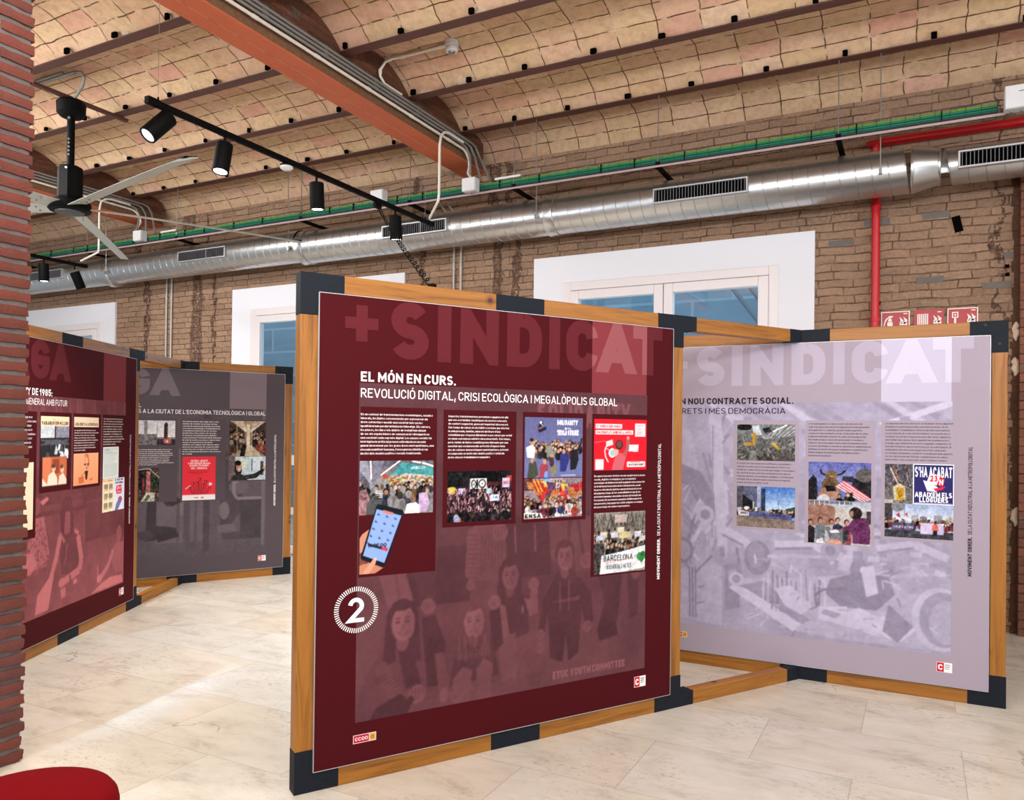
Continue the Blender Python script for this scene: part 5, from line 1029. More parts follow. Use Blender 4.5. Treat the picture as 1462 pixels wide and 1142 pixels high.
def ph_phone():   # hand holding a phone; drawn on a banner coloured ground
    cv = Cv(70, 100, BURGB, 3); sk = (196, 134, 112)
    cv.poly([(0, .52), (.06, .46), (.30, .36), (.34, .50), (.20, .62), (.02, .72), (0, .70)], sk); cv.poly([(0, .84), (.14, .86), (.34, .80), (.56, .92), (.34, 1.0), (0, 1)], (188, 126, 100)); cv.poly([(.0, .74), (.2, .68), (.36, .8), (0, .88)], (120, 70, 60))
    ph = [(.355, .10), (.40, .06), (.955, .155), (.985, .195), (.575, .905), (.53, .93), (.055, .80), (.03, .765)]; cv.poly(ph, (22, 24, 34)); cv.poly([(.37, .13), (.93, .235), (.555, .865), (.085, .745)], (134, 164, 222)); cv.poly([(.52, .145), (.75, .19), (.73, .225), (.50, .18)], (196, 120, 116))
    q = random.Random(5)
    for k in range(3):
        for m in range(5):
            x, y = .385+k*.19-m*.055, .20+k*.035+m*.095; cv.line([(x, y), (x+.06, y+.012)], .02, (52, 62, 96)); cv.line([(x+.02, y-.02), (x+.03, y+.02)], .014, (60, 72, 110))
    cv.line([(.19, .60), (.62, .69)], .05, (40, 44, 60)); cv.text('N CCOO', .20, .645, .05, .40, (30, 30, 40), .2); cv.poly([(.5, .64), (.62, .665), (.6, .71), (.49, .685)], (206, 60, 80)); cv.poly([(.10, .96), (.25, .85), (.32, .79), (.385, .80), (.36, .86), (.28, .94), (.2, 1.0), (.08, 1.0)], (214, 150, 124)); cv.ell(.355, .805, .03, .018, (234, 186, 168)); return cv
def ph_factory():
    cv = Cv(84, 54, (110, 108, 104)); q = random.Random(5); cv.grad(0, 1, (130, 136, 140), (84, 80, 76)); cv.poly([(.4, .35), (1, 0), (1, .3), (.5, .4)], (170, 170, 172))
    for k in range(9): cv.line([(.5+k*.06, .36), (.6+k*.1, .0)], .012, (84, 86, 90))
    cv.line([(.62, .2), (.86, .02)], .03, (236, 236, 238)); cv.ell(.13, .08, .14, .09, (28, 26, 26)); cv.poly([(.44, .12), (.56, .08), (.6, .2), (.48, .24)], (34, 32, 32)); cv.poly([(.26, .05), (.38, .02), (.44, .3), (.3, .3)], (198, 208, 220))
    for k in range(150): x, y = q.random(), q.uniform(.35, 1); cv.line([(x, y), (x+q.uniform(-.05, .05), y+q.uniform(-.12, .12))], .012, q.choice(((48, 46, 46), (150, 146, 140), (96, 92, 88), (30, 30, 32), (180, 176, 168))))
    cv.line([(.28, .50), (.33, .28), (.26, .3)], .06, (196, 148, 50)); cv.line([(.12, .54), (.32, .54)], .05, (190, 144, 52)); cv.line([(.6, .5), (.74, .68)], .05, (204, 170, 60)); cv.rect(.22, .72, .34, .98, (130, 132, 132)); return cv.noise(20, 3, 2)
def ph_building():
    cv = Cv(84, 62, (90, 150, 226)); cv.grad(0, .6, (66, 120, 210), (196, 222, 244)); cv.poly([(0, 0), (.42, 0), (.42, .5), (0, .55)], (96, 100, 132)); cv.poly([(0, 0), (.11, 0), (.11, .6), (0, .6)], (84, 84, 96)); cv.poly([(.11, .20), (.32, .42), (.32, .62), (.11, .62)], (26, 26, 30)); cv.rect(.36, 0, .42, .56, (160, 172, 206)); cv.rect(.42, .05, .50, .6, (44, 66, 96)); cv.rect(.28, .38, .31, .55, (180, 176, 170)); cv.line([(.715, .30), (.715, .56)], .006, (60, 80, 110))
    cv.poly([(.84, .52), (1, .46), (1, .62), (.84, .62)], (52, 72, 62)); cv.crowd(0, 1, .57, .61, 44, .018, .02, DK+((150, 90, 90), (60, 70, 110)), 4, back=.2); cv.ell(.18, .54, .05, .04, (226, 214, 218)); cv.ell(.05, .56, .05, .03, (206, 176, 196)); cv.poly([(.0, .72), (1, .78), (1, 1), (0, 1)], (136, 118, 108)); cv.poly([(.02, .60), (.24, .62), (.94, .66), (.94, .79), (.24, .74), (.04, .72)], (88, 90, 140)); cv.poly([(.02, .58), (.22, .64), (.22, .73), (.04, .72)], (226, 226, 236)); cv.text('VAGA GENERAL', .36, .71, .04, .5, (40, 40, 80), .2); cv.text('PROU', .08, .69, .05, .12, (40, 40, 60), .2); return cv.noise(12, 3, 2)
def ph_horns():
    cv = Cv(90, 60, (104, 116, 190)); q = random.Random(3); cv.grad(0, .5, (98, 104, 186), (130, 140, 204)); cv.poly([(0, .5), (.08, .34), (.14, .44), (.16, .9), (0, .95)], (30, 30, 36)); cv.rect(.70, .40, 1, .95, (40, 38, 44)); cv.ell(.90, .32, .15, .17, (96, 92, 96)); cv.rect(.76, .32, 1, .42, (110, 102, 98)); cv.rect(.885, .05, .90, .2, (80, 78, 84)); cv.rect(.55, .36, .72, .5, (48, 48, 62))
    cv.line([(.29, .34), (.22, .30), (.20, .20)], .03, (46, 40, 40)); cv.line([(.45, .34), (.54, .30), (.60, .20)], .03, (46, 40, 40)); cv.ell(.375, .36, .10, .14, (130, 100, 64)); cv.ell(.375, .44, .045, .09, (206, 130, 120)); cv.ell(.36, .58, .14, .20, (110, 84, 60)); cv.poly([(.16, .9), (.2, .7), (.36, .6), (.5, .7), (.54, .95), (.18, .95)], (176, 130, 106)); cv.poly([(.27, .62), (.42, .6), (.46, .74), (.30, .76)], (32, 28, 28)); cv.rect(0, .72, .14, 1, (34, 30, 34))
    P0, P1, P2, P3 = (.44, .62), (.58, .46), (1.02, .92), (.86, 1.0)
    for k in range(8):
        t0, t1 = k/8, (k+1)/8; f = lambda a, b_, t: (a[0]+(b_[0]-a[0])*t, a[1]+(b_[1]-a[1])*t); cv.poly([f(P1, P0, t0), f(P2, P3, t0), f(P2, P3, t1), f(P1, P0, t1)], ((222, 70, 92), (236, 224, 230))[k % 2])
    cv.ell(.25, .96, .10, .12, (206, 208, 220)); cv.crowd(.5, .7, .8, .9, 6, .03, .03, DK, 2); cv.line([(0, .99), (1, 1)], .01, (180, 170, 170)); return cv.noise(14, 3, 2)
def ph_ballot():
    cv = Cv(90, 64, (186, 182, 186)); cv.grad(0, .2, (170, 180, 200), (206, 206, 214)); cv.poly([(0, 0), (.44, .14), (.44, .55), (0, .6)], (164, 116, 100)); cv.poly([(.44, .14), (.70, .2), (.70, .6), (.44, .55)], (196, 190, 186)); cv.rect(0, 0, .7, .07, (110, 120, 130))
    for k in range(9): cv.rect(.02+k*.08, 0, .03+k*.08, .12, (220, 220, 224))
    for x, y, c in ((.04, .55, (40, 34, 40)), (.20, .50, (110, 122, 130)), (.38, .52, (190, 180, 184)), (.48, .48, (36, 40, 66)), (.62, .52, (160, 70, 80))): cv.poly([(x-.08, y+.1), (x, y+.03), (x+.08, y+.1), (x+.07, y+.5), (x-.07, y+.5)], c); cv.ell(x, y-.04, .04, .07, (60, 42, 36)); cv.ell(x+.005, y-.02, .03, .055, (186, 136, 116))
    cv.poly([(.14, .62), (.36, .60), (.38, .66), (.2, .70)], (120, 132, 140)); cv.poly([(.64, .56), (.74, .36), (.92, .36), (.99, .6), (.98, .95), (.72, .95), (.70, .70), (.54, .62)], (106, 44, 94)); cv.ell(.76, .26, .10, .14, (44, 30, 32)); cv.ell(.70, .28, .03, .07, (170, 120, 104)); cv.poly([(.30, .66), (.56, .64), (.66, .78), (.60, .98), (.38, .98)], (116, 118, 130)); cv.poly([(.56, .64), (.66, .68), (.64, .9), (.56, .98)], (64, 58, 66)); cv.poly([(.34, .68), (.48, .66), (.52, .72), (.38, .74)], (232, 230, 236)); cv.ell(.44, .97, .11, .09, (214, 150, 130)); cv.poly([(.14, .92), (.24, .86), (.28, 1), (.14, 1)], (226, 222, 226)); cv.rect(.93, .2, 1, .5, (70, 60, 64)); return cv.noise(12, 3, 2)
def ph_bottles():
    cv = Cv(44, 56, (90, 86, 88)); q = random.Random(4); cv.grad(0, 1, (84, 80, 96), (120, 116, 110))
    for k in range(70): x, y = q.random(), q.random(); cv.line([(x, y), (x+q.uniform(-.2, .2), y+q.uniform(-.2, .2))], .02, q.choice(((50, 48, 52), (170, 150, 140), (110, 60, 60), (40, 36, 40), (190, 180, 176))))
    cv.line([(.2, .1), (.5, .55)], .05, (206, 190, 180)); cv.line([(.3, .05), (.5, .4)], .04, (170, 110, 80)); cv.poly([(.28, .58), (.55, .5), (.72, .56), (.74, .9), (.36, .92)], (210, 196, 160)); cv.rect(.42, .60, .68, .9, (206, 160, 40)); cv.text('U', .5, .84, .16, .1, (150, 100, 20)); cv.rect(0, .9, .3, 1, (190, 186, 180)); return cv.noise(26, 3, 2)
def ph_rents():
    cv = Cv(120, 120, (236, 236, 242)); cv.rect(.025, .025, .975, .975, (44, 42, 100)); W_ = (244, 242, 248)
    cv.text("S'HA ACABAT", .05, .33, .26, .90, W_, .2); cv.poly([(.25, .40), (.45, .46), (.62, .58), (.55, .63), (.60, .68), (.35, .66)], W_); cv.poly([(.42, .22), (.66, .30), (.58, .52), (.34, .44)], W_); cv.poly([(.66, .30), (.78, .36), (.72, .56), (.58, .50)], (222, 40, 62)); cv.text('23', .42, .43, .15, .18, (222, 40, 62), .24); cv.text('N', .64, .51, .14, .1, W_, .2); cv.poly([(.5, .60), (.80, .54), (.72, .62), (.55, .66)], (222, 40, 62)); cv.text('ABAIXEM ELS', .05, .82, .13, .9, W_, .22); cv.text('LLOGUERS', .16, .94, .12, .70, W_, .22); cv.rect(.06, .955, .94, .965, (190, 190, 210)); return cv
def ph_march():
    cv = Cv(98, 52, (180, 196, 226)); q = random.Random(5); cv.grad(0, .5, (160, 182, 226), (222, 228, 240)); cv.rect(0, 0, .12, .5, (70, 64, 70)); cv.ell(.2, .1, .1, .14, (130, 130, 140)); cv.rect(.4, .32, .5, .5, (170, 170, 180)); cv.rect(.52, .36, .62, .5, (120, 124, 140)); cv.rect(.72, .3, .84, .5, (150, 150, 166)); cv.ell(.94, .48, .07, .14, (190, 180, 160)); cv.line([(.3, .02), (.3, .4)], .006, (90, 90, 100))
    cv.rect(0, .78, 1, 1, (64, 64, 74)); cv.crowd(0, 1, .46, .56, 60, .016, .022, ((40, 36, 44), (70, 50, 70), (30, 30, 34), (150, 60, 70), (90, 70, 100)), 3, back=.3); cv.rect(.10, .56, .46, .80, (74, 62, 96), .8); cv.text('HABITATGE', .13, .72, .08, .3, (200, 190, 220), .2); cv.rect(.53, .54, .86, .86, (206, 196, 232)); cv.poly([(.70, .56), (.78, .56), (.79, .74), (.69, .74)], (236, 110, 90)); cv.rect(.71, .74, .77, .9, (40, 34, 40)); cv.ell(.74, .52, .018, .04, (90, 60, 56)); cv.poly([(.17, .36), (.22, .26), (.24, .42)], (206, 50, 70)); cv.poly([(.30, .3), (.34, .26), (.34, .4)], (206, 50, 70)); return cv.noise(14, 3, 2)
def ph_millon():
    cv = Cv(70, 96, BURGB); CR = (250, 226, 190); q = random.Random(3); cv.rect(0, 0, 1, .14, CR); cv.text('20-J', .4, .065, .02, .2, (170, 140, 120)); cv.text('PARARON UN MILLON', .04, .125, .05, .92, (70, 50, 46), .22); cv.rect(0, .14, .48, .30, (206, 216, 224)); cv.rect(.52, .14, 1, .30, (140, 142, 160)); cv.noise(30, 4, 2, (0, .14, 1, .30)); cv.rect(0, .30, 1, .62, (46, 44, 48))
    for k in range(26): x, y = q.random(), q.uniform(.38, .58); cv.poly([(x, y-.06), (x+.05, y), (x+.07, y+.08), (x-.06, y+.07)], q.choice(((232, 236, 244), (206, 212, 224), (80, 78, 86), (40, 40, 46))))
    for k in range(20): cv.line([(q.random(), .33), (q.random(), .40)], .02, (90, 96, 104))
    cv.rect(.08, .57, .92, 1, (196, 110, 76)); cv.rect(.08, .57, .36, 1, (224, 130, 92)); cv.rect(.42, .60, .66, .80, (150, 72, 50)); cv.poly([(.24, .97), (.28, .82), (.46, .76), (.58, .86), (.60, .97)], (248, 226, 206)); cv.ell(.46, .73, .065, .05, (240, 190, 160)); cv.ell(.45, .695, .07, .03, (110, 60, 44)); cv.poly([(.62, .97), (.66, .84), (.80, .80), (.92, .90), (.92, .97)], (250, 220, 204)); cv.ell(.76, .75, .06, .05, (240, 190, 160)); cv.ell(.74, .71, .06, .03, (120, 70, 50)); cv.poly([(.08, .85), (.2, .92), (.3, .97), (.08, .97)], (248, 226, 210)); cv.rect(0, .63, .08, 1, BURGB); cv.rect(.92, .63, 1, 1, BURGB); cv.rect(0, .965, 1, 1, BURGB); return cv
def ph_cartoon():
    cv = Cv(70, 50, (250, 166, 122)); b_ = (140, 76, 56); k_ = (60, 32, 30); cv.grad(0, 1, (252, 176, 134), (246, 156, 112)); cv.ell(.52, .28, .10, .22, (206, 120, 84)); cv.ell(.50, .30, .07, .18, (246, 170, 130)); cv.ell(.46, .36, .03, .03, k_); cv.ell(.57, .36, .03, .03, k_); cv.line([(.40, .36), (.63, .35)], .012, k_); cv.line([(.52, .40), (.50, .5), (.54, .52)], .012, b_); cv.poly([(.44, .56), (.58, .56), (.54, .84), (.48, .84)], k_); cv.line([(.42, .1), (.5, .03), (.6, .1)], .014, b_); cv.poly([(.2, .76), (.40, .72), (.42, .92), (.22, .95)], (206, 110, 70)); cv.line([(.2, .78), (.4, .74)], .012, b_); cv.line([(.30, .72), (.44, .6)], .014, b_); cv.text('LOP', .64, .87, .06, .12, b_); return cv
def ph_paper():
    cv = Cv(40, 56, (226, 234, 232)); q = random.Random(2)
    for k in range(26): y = .06+k*.035; cv.rect(.08, y, .08+q.uniform(.5, .84), y+.010, (176, 190, 190))
    cv.rect(.1, .52, .42, .9, (206, 218, 214)); cv.rect(.5, .52, .9, .9, (206, 218, 214)); cv.text('CCOO', .1, .12, .05, .3, (150, 160, 166)); return cv
def ph_strike():
    cv = Cv(60, 66, (246, 224, 190)); q = random.Random(2); cv.rect(.5, 0, 1, 1, (226, 232, 246)); cv.text('NO A LA REFORMA', .04, .08, .05, .42, (206, 100, 70), .2)
    for k in range(6): x, y = .07+(k % 2)*.21, .16+(k//2)*.28; cv.rect(x, y, x+.17, y+.15, (150, 142, 120)); cv.rect(x, y+.17, x+.16, y+.19, (160, 130, 110))
    cv.noise(40, 3, 3, (.06, .1, .46, 1)); cv.text('EL 20 DE JUNY', .56, .09, .06, .38, (40, 40, 60), .24); cv.text('VAGA GENERAL', .56, .18, .06, .38, (40, 40, 60), .24); cv.poly([(.62, .24), (.86, .22), (.88, .44), (.84, .50), (.64, .50), (.60, .40)], (222, 50, 84)); cv.text('20-J', .65, .36, .10, .18, (246, 220, 226), .24); cv.text('HUELGA', .65, .46, .06, .18, (246, 220, 226), .24); cv.poly([(.56, 1), (.62, .8), (.74, .64), (.86, .6), (.90, .70), (.80, .84), (.70, 1)], (120, 120, 170)); cv.ell(.80, .66, .09, .08, (170, 90, 130)); return cv
def ph_towers():
    cv = Cv(64, 56, (214, 214, 220)); cv.grad(0, .7, (206, 206, 214), (230, 226, 228)); cv.rect(.50, 0, .51, 1, (90, 84, 88)); cv.rect(0, .55, .5, 1, (112, 108, 112)); cv.noise(30, 4, 3, (0, .5, .5, 1)); cv.rect(.16, .06, .25, .80, (140, 138, 146)); cv.rect(.17, .03, .24, .08, (120, 118, 126)); cv.rect(.51, .74, 1, 1, (60, 54, 58)); cv.rect(.51, .68, 1, .75, (140, 124, 136)); cv.ell(.745, .22, .055, .14, (64, 50, 48)); cv.rect(.69, .22, .80, .78, (64, 50, 48)); cv.rect(.77, .25, .80, .74, (150, 104, 66)); cv.rect(.68, .74, .88, .93, (196, 104, 92)); cv.rect(.74, .80, .80, .88, (230, 190, 180)); return cv.noise(8, 3, 2)
def ph_ruins():
    cv = Cv(40, 60, (84, 66, 62)); q = random.Random(6); cv.rect(0, 0, .6, .2, (50, 46, 46)); cv.rect(.38, .1, .56, 1, (190, 110, 108)); cv.rect(.04, .2, .34, .66, (40, 34, 36)); cv.rect(.6, .2, .98, .62, (52, 60, 50)); cv.rect(.2, .3, .28, .7, (150, 40, 50)); cv.line([(0, .05), (.5, .02), (1, .3)], .05, (190, 176, 166)); cv.poly([(.1, 1), (.4, .72), (.8, .74), (.75, 1)], (206, 196, 180)); cv.poly([(.25, .98), (.45, .80), (.6, .82), (.45, .98)], (90, 110, 84)); return cv.noise(40, 4, 3)
def ph_tulips():
    cv = Cv(64, 84, (222, 52, 66)); W_ = (246, 226, 226); K_ = (50, 26, 34); q = random.Random(4)
    for k, (t, wd) in enumerate((('PROTOCOL\xb7LECCI\xd3 DE', .5), ("L'EXTENSI\xd3 DE LES", .66), ('BONES FORMES', .56), ('DEL TREBALL', .48))): cv.text(t, .5-wd/2, .125+.055*k, .042, wd, W_, .26)
    cv.rect(.22, .325, .8, .335, (120, 30, 44)); cv.rect(.18, .36, .74, .37, (120, 30, 44)); cv.rect(.26, .39, .6, .40, (120, 30, 44))
    for x, y in ((.5, .52), (.30, .62), (.68, .58), (.20, .72), (.82, .68), (.42, .60), (.60, .66)): cv.line([(x, y), (.5+(x-.5)*.6, .86)], .015, K_); cv.line([(x+.05, y), (.5+(x-.5)*.6+.05, .86)], .01, K_); cv.ell(x+.02, y, .06, .035, (206, 40, 56)); cv.ell(x+.02, y-.005, .045, .026, K_, .8); cv.ell(x+.01, y, .02, .012, (226, 120, 120))
    cv.ell(.84, .64, .05, .04, W_, .8); cv.line([(.1, .74), (.24, .66)], .03, W_, .7); cv.rect(0, .875, 1, 1, (232, 228, 230)); cv.text('CCOO', .36, .955, .03, .12, (120, 50, 66), .2); cv.text('M', .56, .96, .04, .08, (200, 60, 70), .26); return cv
def ph_train():
    cv = Cv(66, 60, (150, 128, 106)); q = random.Random(3); cv.poly([(0, 0), (.42, .3), (.42, .7), (0, 1)], (74, 56, 48)); cv.poly([(1, 0), (.62, .3), (.62, .7), (1, 1)], (66, 50, 46)); cv.poly([(0, 0), (1, 0), (.62, .3), (.42, .3)], (176, 150, 120)); cv.poly([(.42, .7), (.62, .7), (.9, 1), (.2, 1)], (196, 176, 150))
    for k in range(4): cv.line([(.1+k*.08, 0), (.44+k*.01, .3)], .014, (250, 244, 230)); cv.line([(.95-k*.08, 0), (.60-k*.01, .3)], .014, (250, 244, 230))
    cv.crowd(0, .40, .26, .62, 22, .03, .05, ((40, 34, 34), (90, 60, 50), (120, 96, 80), (60, 50, 50)), 4); cv.crowd(.64, 1, .30, .6, 20, .03, .05, ((60, 40, 38), (150, 60, 50), (130, 104, 84), (40, 34, 36)), 7); cv.rect(.47, .1, .56, .86, (222, 206, 180)); cv.line([(.62, .05), (.60, .98)], .014, (220, 210, 190)); cv.line([(.2, .1), (.22, .9)], .016, (206, 176, 130)); cv.poly([(.28, 1), (.36, .62), (.46, .7), (.42, 1)], (40, 32, 32)); return cv.noise(22, 3, 2)
def ph_woman():
    cv = Cv(66, 44, (186, 206, 214)); cv.rect(0, 0, .16, 1, (120, 100, 104)); cv.rect(.2, .1, .5, .5, (206, 224, 206)); cv.rect(.55, 0, .9, .6, (210, 226, 240)); cv.rect(.60, .1, .64, .6, (90, 130, 150)); cv.rect(.85, .2, .93, .8, (90, 70, 70)); cv.ell(.25, .52, .10, .34, (38, 28, 30)); cv.ell(.27, .44, .075, .20, (206, 150, 130)); cv.ell(.24, .28, .09, .11, (40, 28, 30)); cv.poly([(.04, 1), (.12, .78), (.26, .70), (.42, .80), (.5, 1)], (50, 52, 50)); cv.poly([(.40, .80), (.7, .72), (.94, .50), (.97, .60), (.74, .92), (.42, .98)], (48, 48, 52)); cv.ell(.95, .50, .035, .06, (206, 150, 130)); cv.ell(.28, .52, .03, .02, (230, 210, 205)); return cv.noise(10, 3, 2)
COLS = [(.264, .634), (.667, 1.063), (1.100, 1.488), (1.525, 1.900)]
def photo(ban, cv, x0, x1, z0, z1, label):
    if label.startswith(('photo', 'colour', 'two')): cv.noise(20, 4, 31).noise(16, 9, 32); m = cv.a.mean(2, keepdims=True); cv.a = np.clip((m+(cv.a-m)*.85)*.96-6, 0, 255)
    picture('photo_print', cv, x0, x1, z0, z1, YF-.0011, ban, label)
# --- large burgundy panel in front
PA1 = (-2.3049, 2.4941, 0); RA1 = R(58.707)
e, ban = panel('A1', 'large burgundy panel with a white number 2, nearest the camera', PA1, RA1, BURGB, bar=(3.178, 3.135))
picture('background_photo', bg_people(), *BGX, YF-.0004, ban, 'faded duotone photo of people raising fists')
SIN = [('S', .40, .588, 1.853, .262, .255), ('I', .632, .702, 1.853, .262, .262), ('N', .748, .958, 1.853, .262, .255), ('D', 1.004, 1.207, 1.853, .262, .255), ('I', 1.250, 1.317, 1.853, .262, .262), ('C', 1.355, 1.558, 1.853, .262, .255), ('A', 1.560, 1.808, 1.853, .262, .255), ('T', 1.795, 2.003, 1.853, .262, .262)]
PLUS = [('+', .19, .342, 1.893, .215, .235)]
layout(ban, 'A1', PLUS+SIN, BURG, [(COLS[0][0], COLS[0][1], .892, 1.638), (COLS[1][0], COLS[1][1], 1.088, 1.634), (COLS[2][0], COLS[2][1], 1.088, 1.634), (COLS[3][0], COLS[3][1], .786, 1.634)],
       ('EL M\xd3N EN CURS.', .264, 1.748, .043, .464, .19), ('REVOLUCI\xd3 DIGITAL, CRISI ECOL\xd2GICA I MEGAL\xd2POLIS GLOBAL', .265, 1.678, .040, 1.424, .125))
WH = (236, 230, 232)
paragraph(ban, "En un context de transformacions econ\xf2miques, socials i laborals, les lluites convencionals per a preservar els drets col\xb7lectius i assolir una societat m\xe9s justa i igualit\xe0ria han perdut influ\xe8ncia i lideratge. Els carrers, les places, les llars i els \xe0mbits de treball han deixat de ser els espais b\xe0sics de comunicaci\xf3 i divulgaci\xf3 en una societat cada cop m\xe9s digital. Les xarxes socials i la intel\xb7lig\xe8ncia artificial prenen rellev\xe0ncia en un m\xf3n global determinat per les grans \xe0rees metropolitanes, una elevada mobilitat humana, l'emerg\xe8ncia clim\xe0tica i un declivi dels models pol\xedtics i socials tradicionals.", .266, 1.613, 1.424, 11, .352, WH)
paragraph(ban, "Aquestes transformacions pertorben i capgiren tot all\xf2 que ens era familiar i modifiquen els nostres referents de confort i seguretat, generant inquietud i desconcert. S\xf3n temps de canvis en els h\xe0bits i costums que afecten la vida privada, familiar, laboral i del lleure d'una ciutadania que s'exposa di\xe0riament a uns canvis que sovint es viuen com massa sobtats i desconcertants. S\xf3n temps, per\xf2, tamb\xe9 de lluites i mobilitzacions liderades per una joventut que reclama incidir en l'estat d'aquest futur des de cultures democr\xe0tiques i participatives, activant el comprom\xeds en molts dels \xe0mbits pol\xedtics i sindicals de les classes treballadores i populars.", .692, 1.613, 1.404, 12, .346, WH)
paragraph(ban, "En aquest nou marc hist\xf2ric on van sorgint noves xarxes socials, digitals i ecol\xf2giques, per a respondre estrat\xe8gies de lluita en un m\xf3n ja global i interconnectat en la defensa futura dels drets i del benestar social ha pres rellev\xe0ncia i gr\xe0cies una pertinen\xe7a al servei del planeta, temps de fer sostenibilitat el cap de les activitats humanes vinculades al m\xf3n del treball i de l'economia. Els moviments populars d'alliberament hi s\xf3n presents, han pogut des d'ahir adaptar-se sempre als nous temps de canvis i oportunitats.", 1.542, 1.318, 1.138, 10, .345, WH)
photo(ban, ph_market(), .264, .618, 1.162, 1.400, 'colour photo of a crowded covered market'); 
def phone_cutout():   # only the phone and the hand are printed: the ground of the cut-out is the banner colour
    picture('phone_print', ph_phone(), .268, .476, .905, 1.228, YF-.0011-.0004, ban, 'cut-out photo of a hand holding a phone')
_old = ph_phone
def ph_phone():
    cv = _old(); m = np.abs(cv.a-np.array(BURGB, float)).sum(2) < 1; k = ((cv.Y < .205) & m); cv2 = ph_market(); img = cv2.a
    u = (.268+cv.X*(.476-.268)-.264)/(.618-.264); v = (1.400-(1.228-cv.Y*(1.228-.905)))/(1.400-1.162); ii = np.clip((v*img.shape[0]).astype(int), 0, img.shape[0]-1); jj = np.clip((u*img.shape[1]).astype(int), 0, img.shape[1]-1)
    cv.a[k] = img[ii, jj][k]; return cv
phone_cutout()
photo(ban, ph_crowd(), .691, 1.039, 1.109, 1.348, 'colour photo of a night demonstration'); photo(ban, ph_solidarity(), 1.112, 1.464, 1.308, 1.609, 'blue grey poster with a group of people'); photo(ban, ph_flags(), 1.113, 1.464, 1.106, 1.304, 'colour photo of a march with red flags'); photo(ban, ph_poster(), 1.539, 1.895, 1.339, 1.608, 'red poster of a person with a megaphone'); photo(ban, ph_barcelona(), 1.544, 1.892, .795, 1.116, 'photo of a street march with a white banner')
b = MB(); cx, cz, yb = .2575, .7535, YF-.0013
for k in range(60):
    a = 2*PI*k/60; d = .0048; r0, r1 = .080, .1005; c_, s_ = math.cos(a), math.sin(a)
    b.poly([(cx+r*c_-sg*d/2*s_*(r/.1), yb, cz+r*s_+sg*d/2*c_*(r/.1)) for r, sg in ((r0, -1), (r1, -1), (r1, 1), (r0, 1))])
o = b.build('number_badge', inkc(WH), ban); write('number_badge', ban, [('2', .218, .699, .107, .075, .17)], WH, YF-.0016)
# --- lilac panel on the right
LIL = dict(strip=(190, 184, 206), big=(174, 164, 182), bigs=(204, 198, 218), box=(160, 148, 162), text=(38, 30, 40))
e, ban = panel('A2', 'pale lilac grey panel with black headline at right', (-1.7188, 5.2146, 0), R(.189), (160, 148, 162))
picture('background_photo', bg_machines(), *BGX, YF-.0004, ban, 'faded photo of factory machines')
SA2 = SIN
layout(ban, 'A2', PLUS+SA2, LIL, [(.649, 1.055, .923, 1.630), (1.092, 1.490, .862, 1.630), (1.525, 1.912, .916, 1.630)],
       ('CAP A UN NOU CONTRACTE SOCIAL.', .085, 1.734, .042, .934, .19), ('M\xc9S DRETS I M\xc9S DEMOCR\xc0CIA', .140, 1.671, .038, .832, .125))
BK = (66, 54, 70)
paragraph(ban, "El conjunt de transformacions pol\xedtiques, econ\xf2miques i culturals viscudes porten a la participaci\xf3. El dret a un treball just i digne d'una societat que sempre est\xe0 pendent de construir un nou contracte social que ha de regir les relacions laborals, i les pol\xedtiques p\xfabliques contribueixen a la millora de la vida personal i col\xb7lectiva, en especial a partir de la nova realitat social.", .672, 1.360, 1.215, 7, .358, BK, .14)
paragraph(ban, "L'economia global i els canvis recents, des dels inicis del segle XXI, expressen una forta fragmentaci\xf3 social que permet desregular drets i condicions, posant tamb\xe9 en perill les conquestes dels moviments socials. Al llarg dels darrers anys, la llibertat individual, entenent els canvis de la productivitat del treball i sempre a favor dels grans poders econ\xf2mics i financers. En un m\xf3n global i interconnectat apareixen noves propostes destinades a reivindicar i aprofitar les administracions p\xfabliques en benefici de la gent treballadora i organitzacions, lluitant al marge de la participaci\xf3 i del di\xe0leg social a la majoria de la poblaci\xf3.", 1.111, 1.618, 1.400, 11, .36, BK, .14)
paragraph(ban, "La signatura del nou contracte social dep\xe8n de la capacitat d'influ\xe8ncia i participaci\xf3 dels seus interlocutors. Si els treballadors i treballadores d'arreu del m\xf3n som majoria social, haurem de crear els instruments necessaris per a reclamar no sols per a la preservaci\xf3 dels drets adquirits, sin\xf3 tamb\xe9 m\xe9s democr\xe0cia i igualtat en un planeta net i ecol\xf2gic que remunta de la nostra empatia i solidaritat. El nom del treball no cap en nostre procés de participaci\xf3. El sindicalisme de classe ha vingut i ha estat compromís estrat\xe8gies d'empatia, contacte i coordinaci\xf3 amb aquests sectors de la societat civil que comparteixen els valors democr\xe0tics com a futura que volen conquerir sempre.", 1.546, 1.622, 1.386, 12, .356, BK, .14)
photo(ban, ph_factory(), .673, 1.032, 1.369, 1.602, 'photo of a car factory line'); photo(ban, ph_building(), .674, 1.034, .940, 1.202, 'photo of a march below an office tower'); photo(ban, ph_horns(), 1.113, 1.471, 1.132, 1.371, 'photo of a costumed protester with horns and a flag'); photo(ban, ph_ballot(), 1.113, 1.471, .866, 1.130, 'photo of people at a ballot box'); photo(ban, ph_bottles(), 1.546, 1.695, 1.136, 1.370, 'photo of litter on a street'); photo(ban, ph_rents(), 1.697, 1.908, 1.136, 1.374, 'blue square poster about rents'); photo(ban, ph_march(), 1.546, 1.906, .934, 1.134, 'photo of a march with a lilac banner')
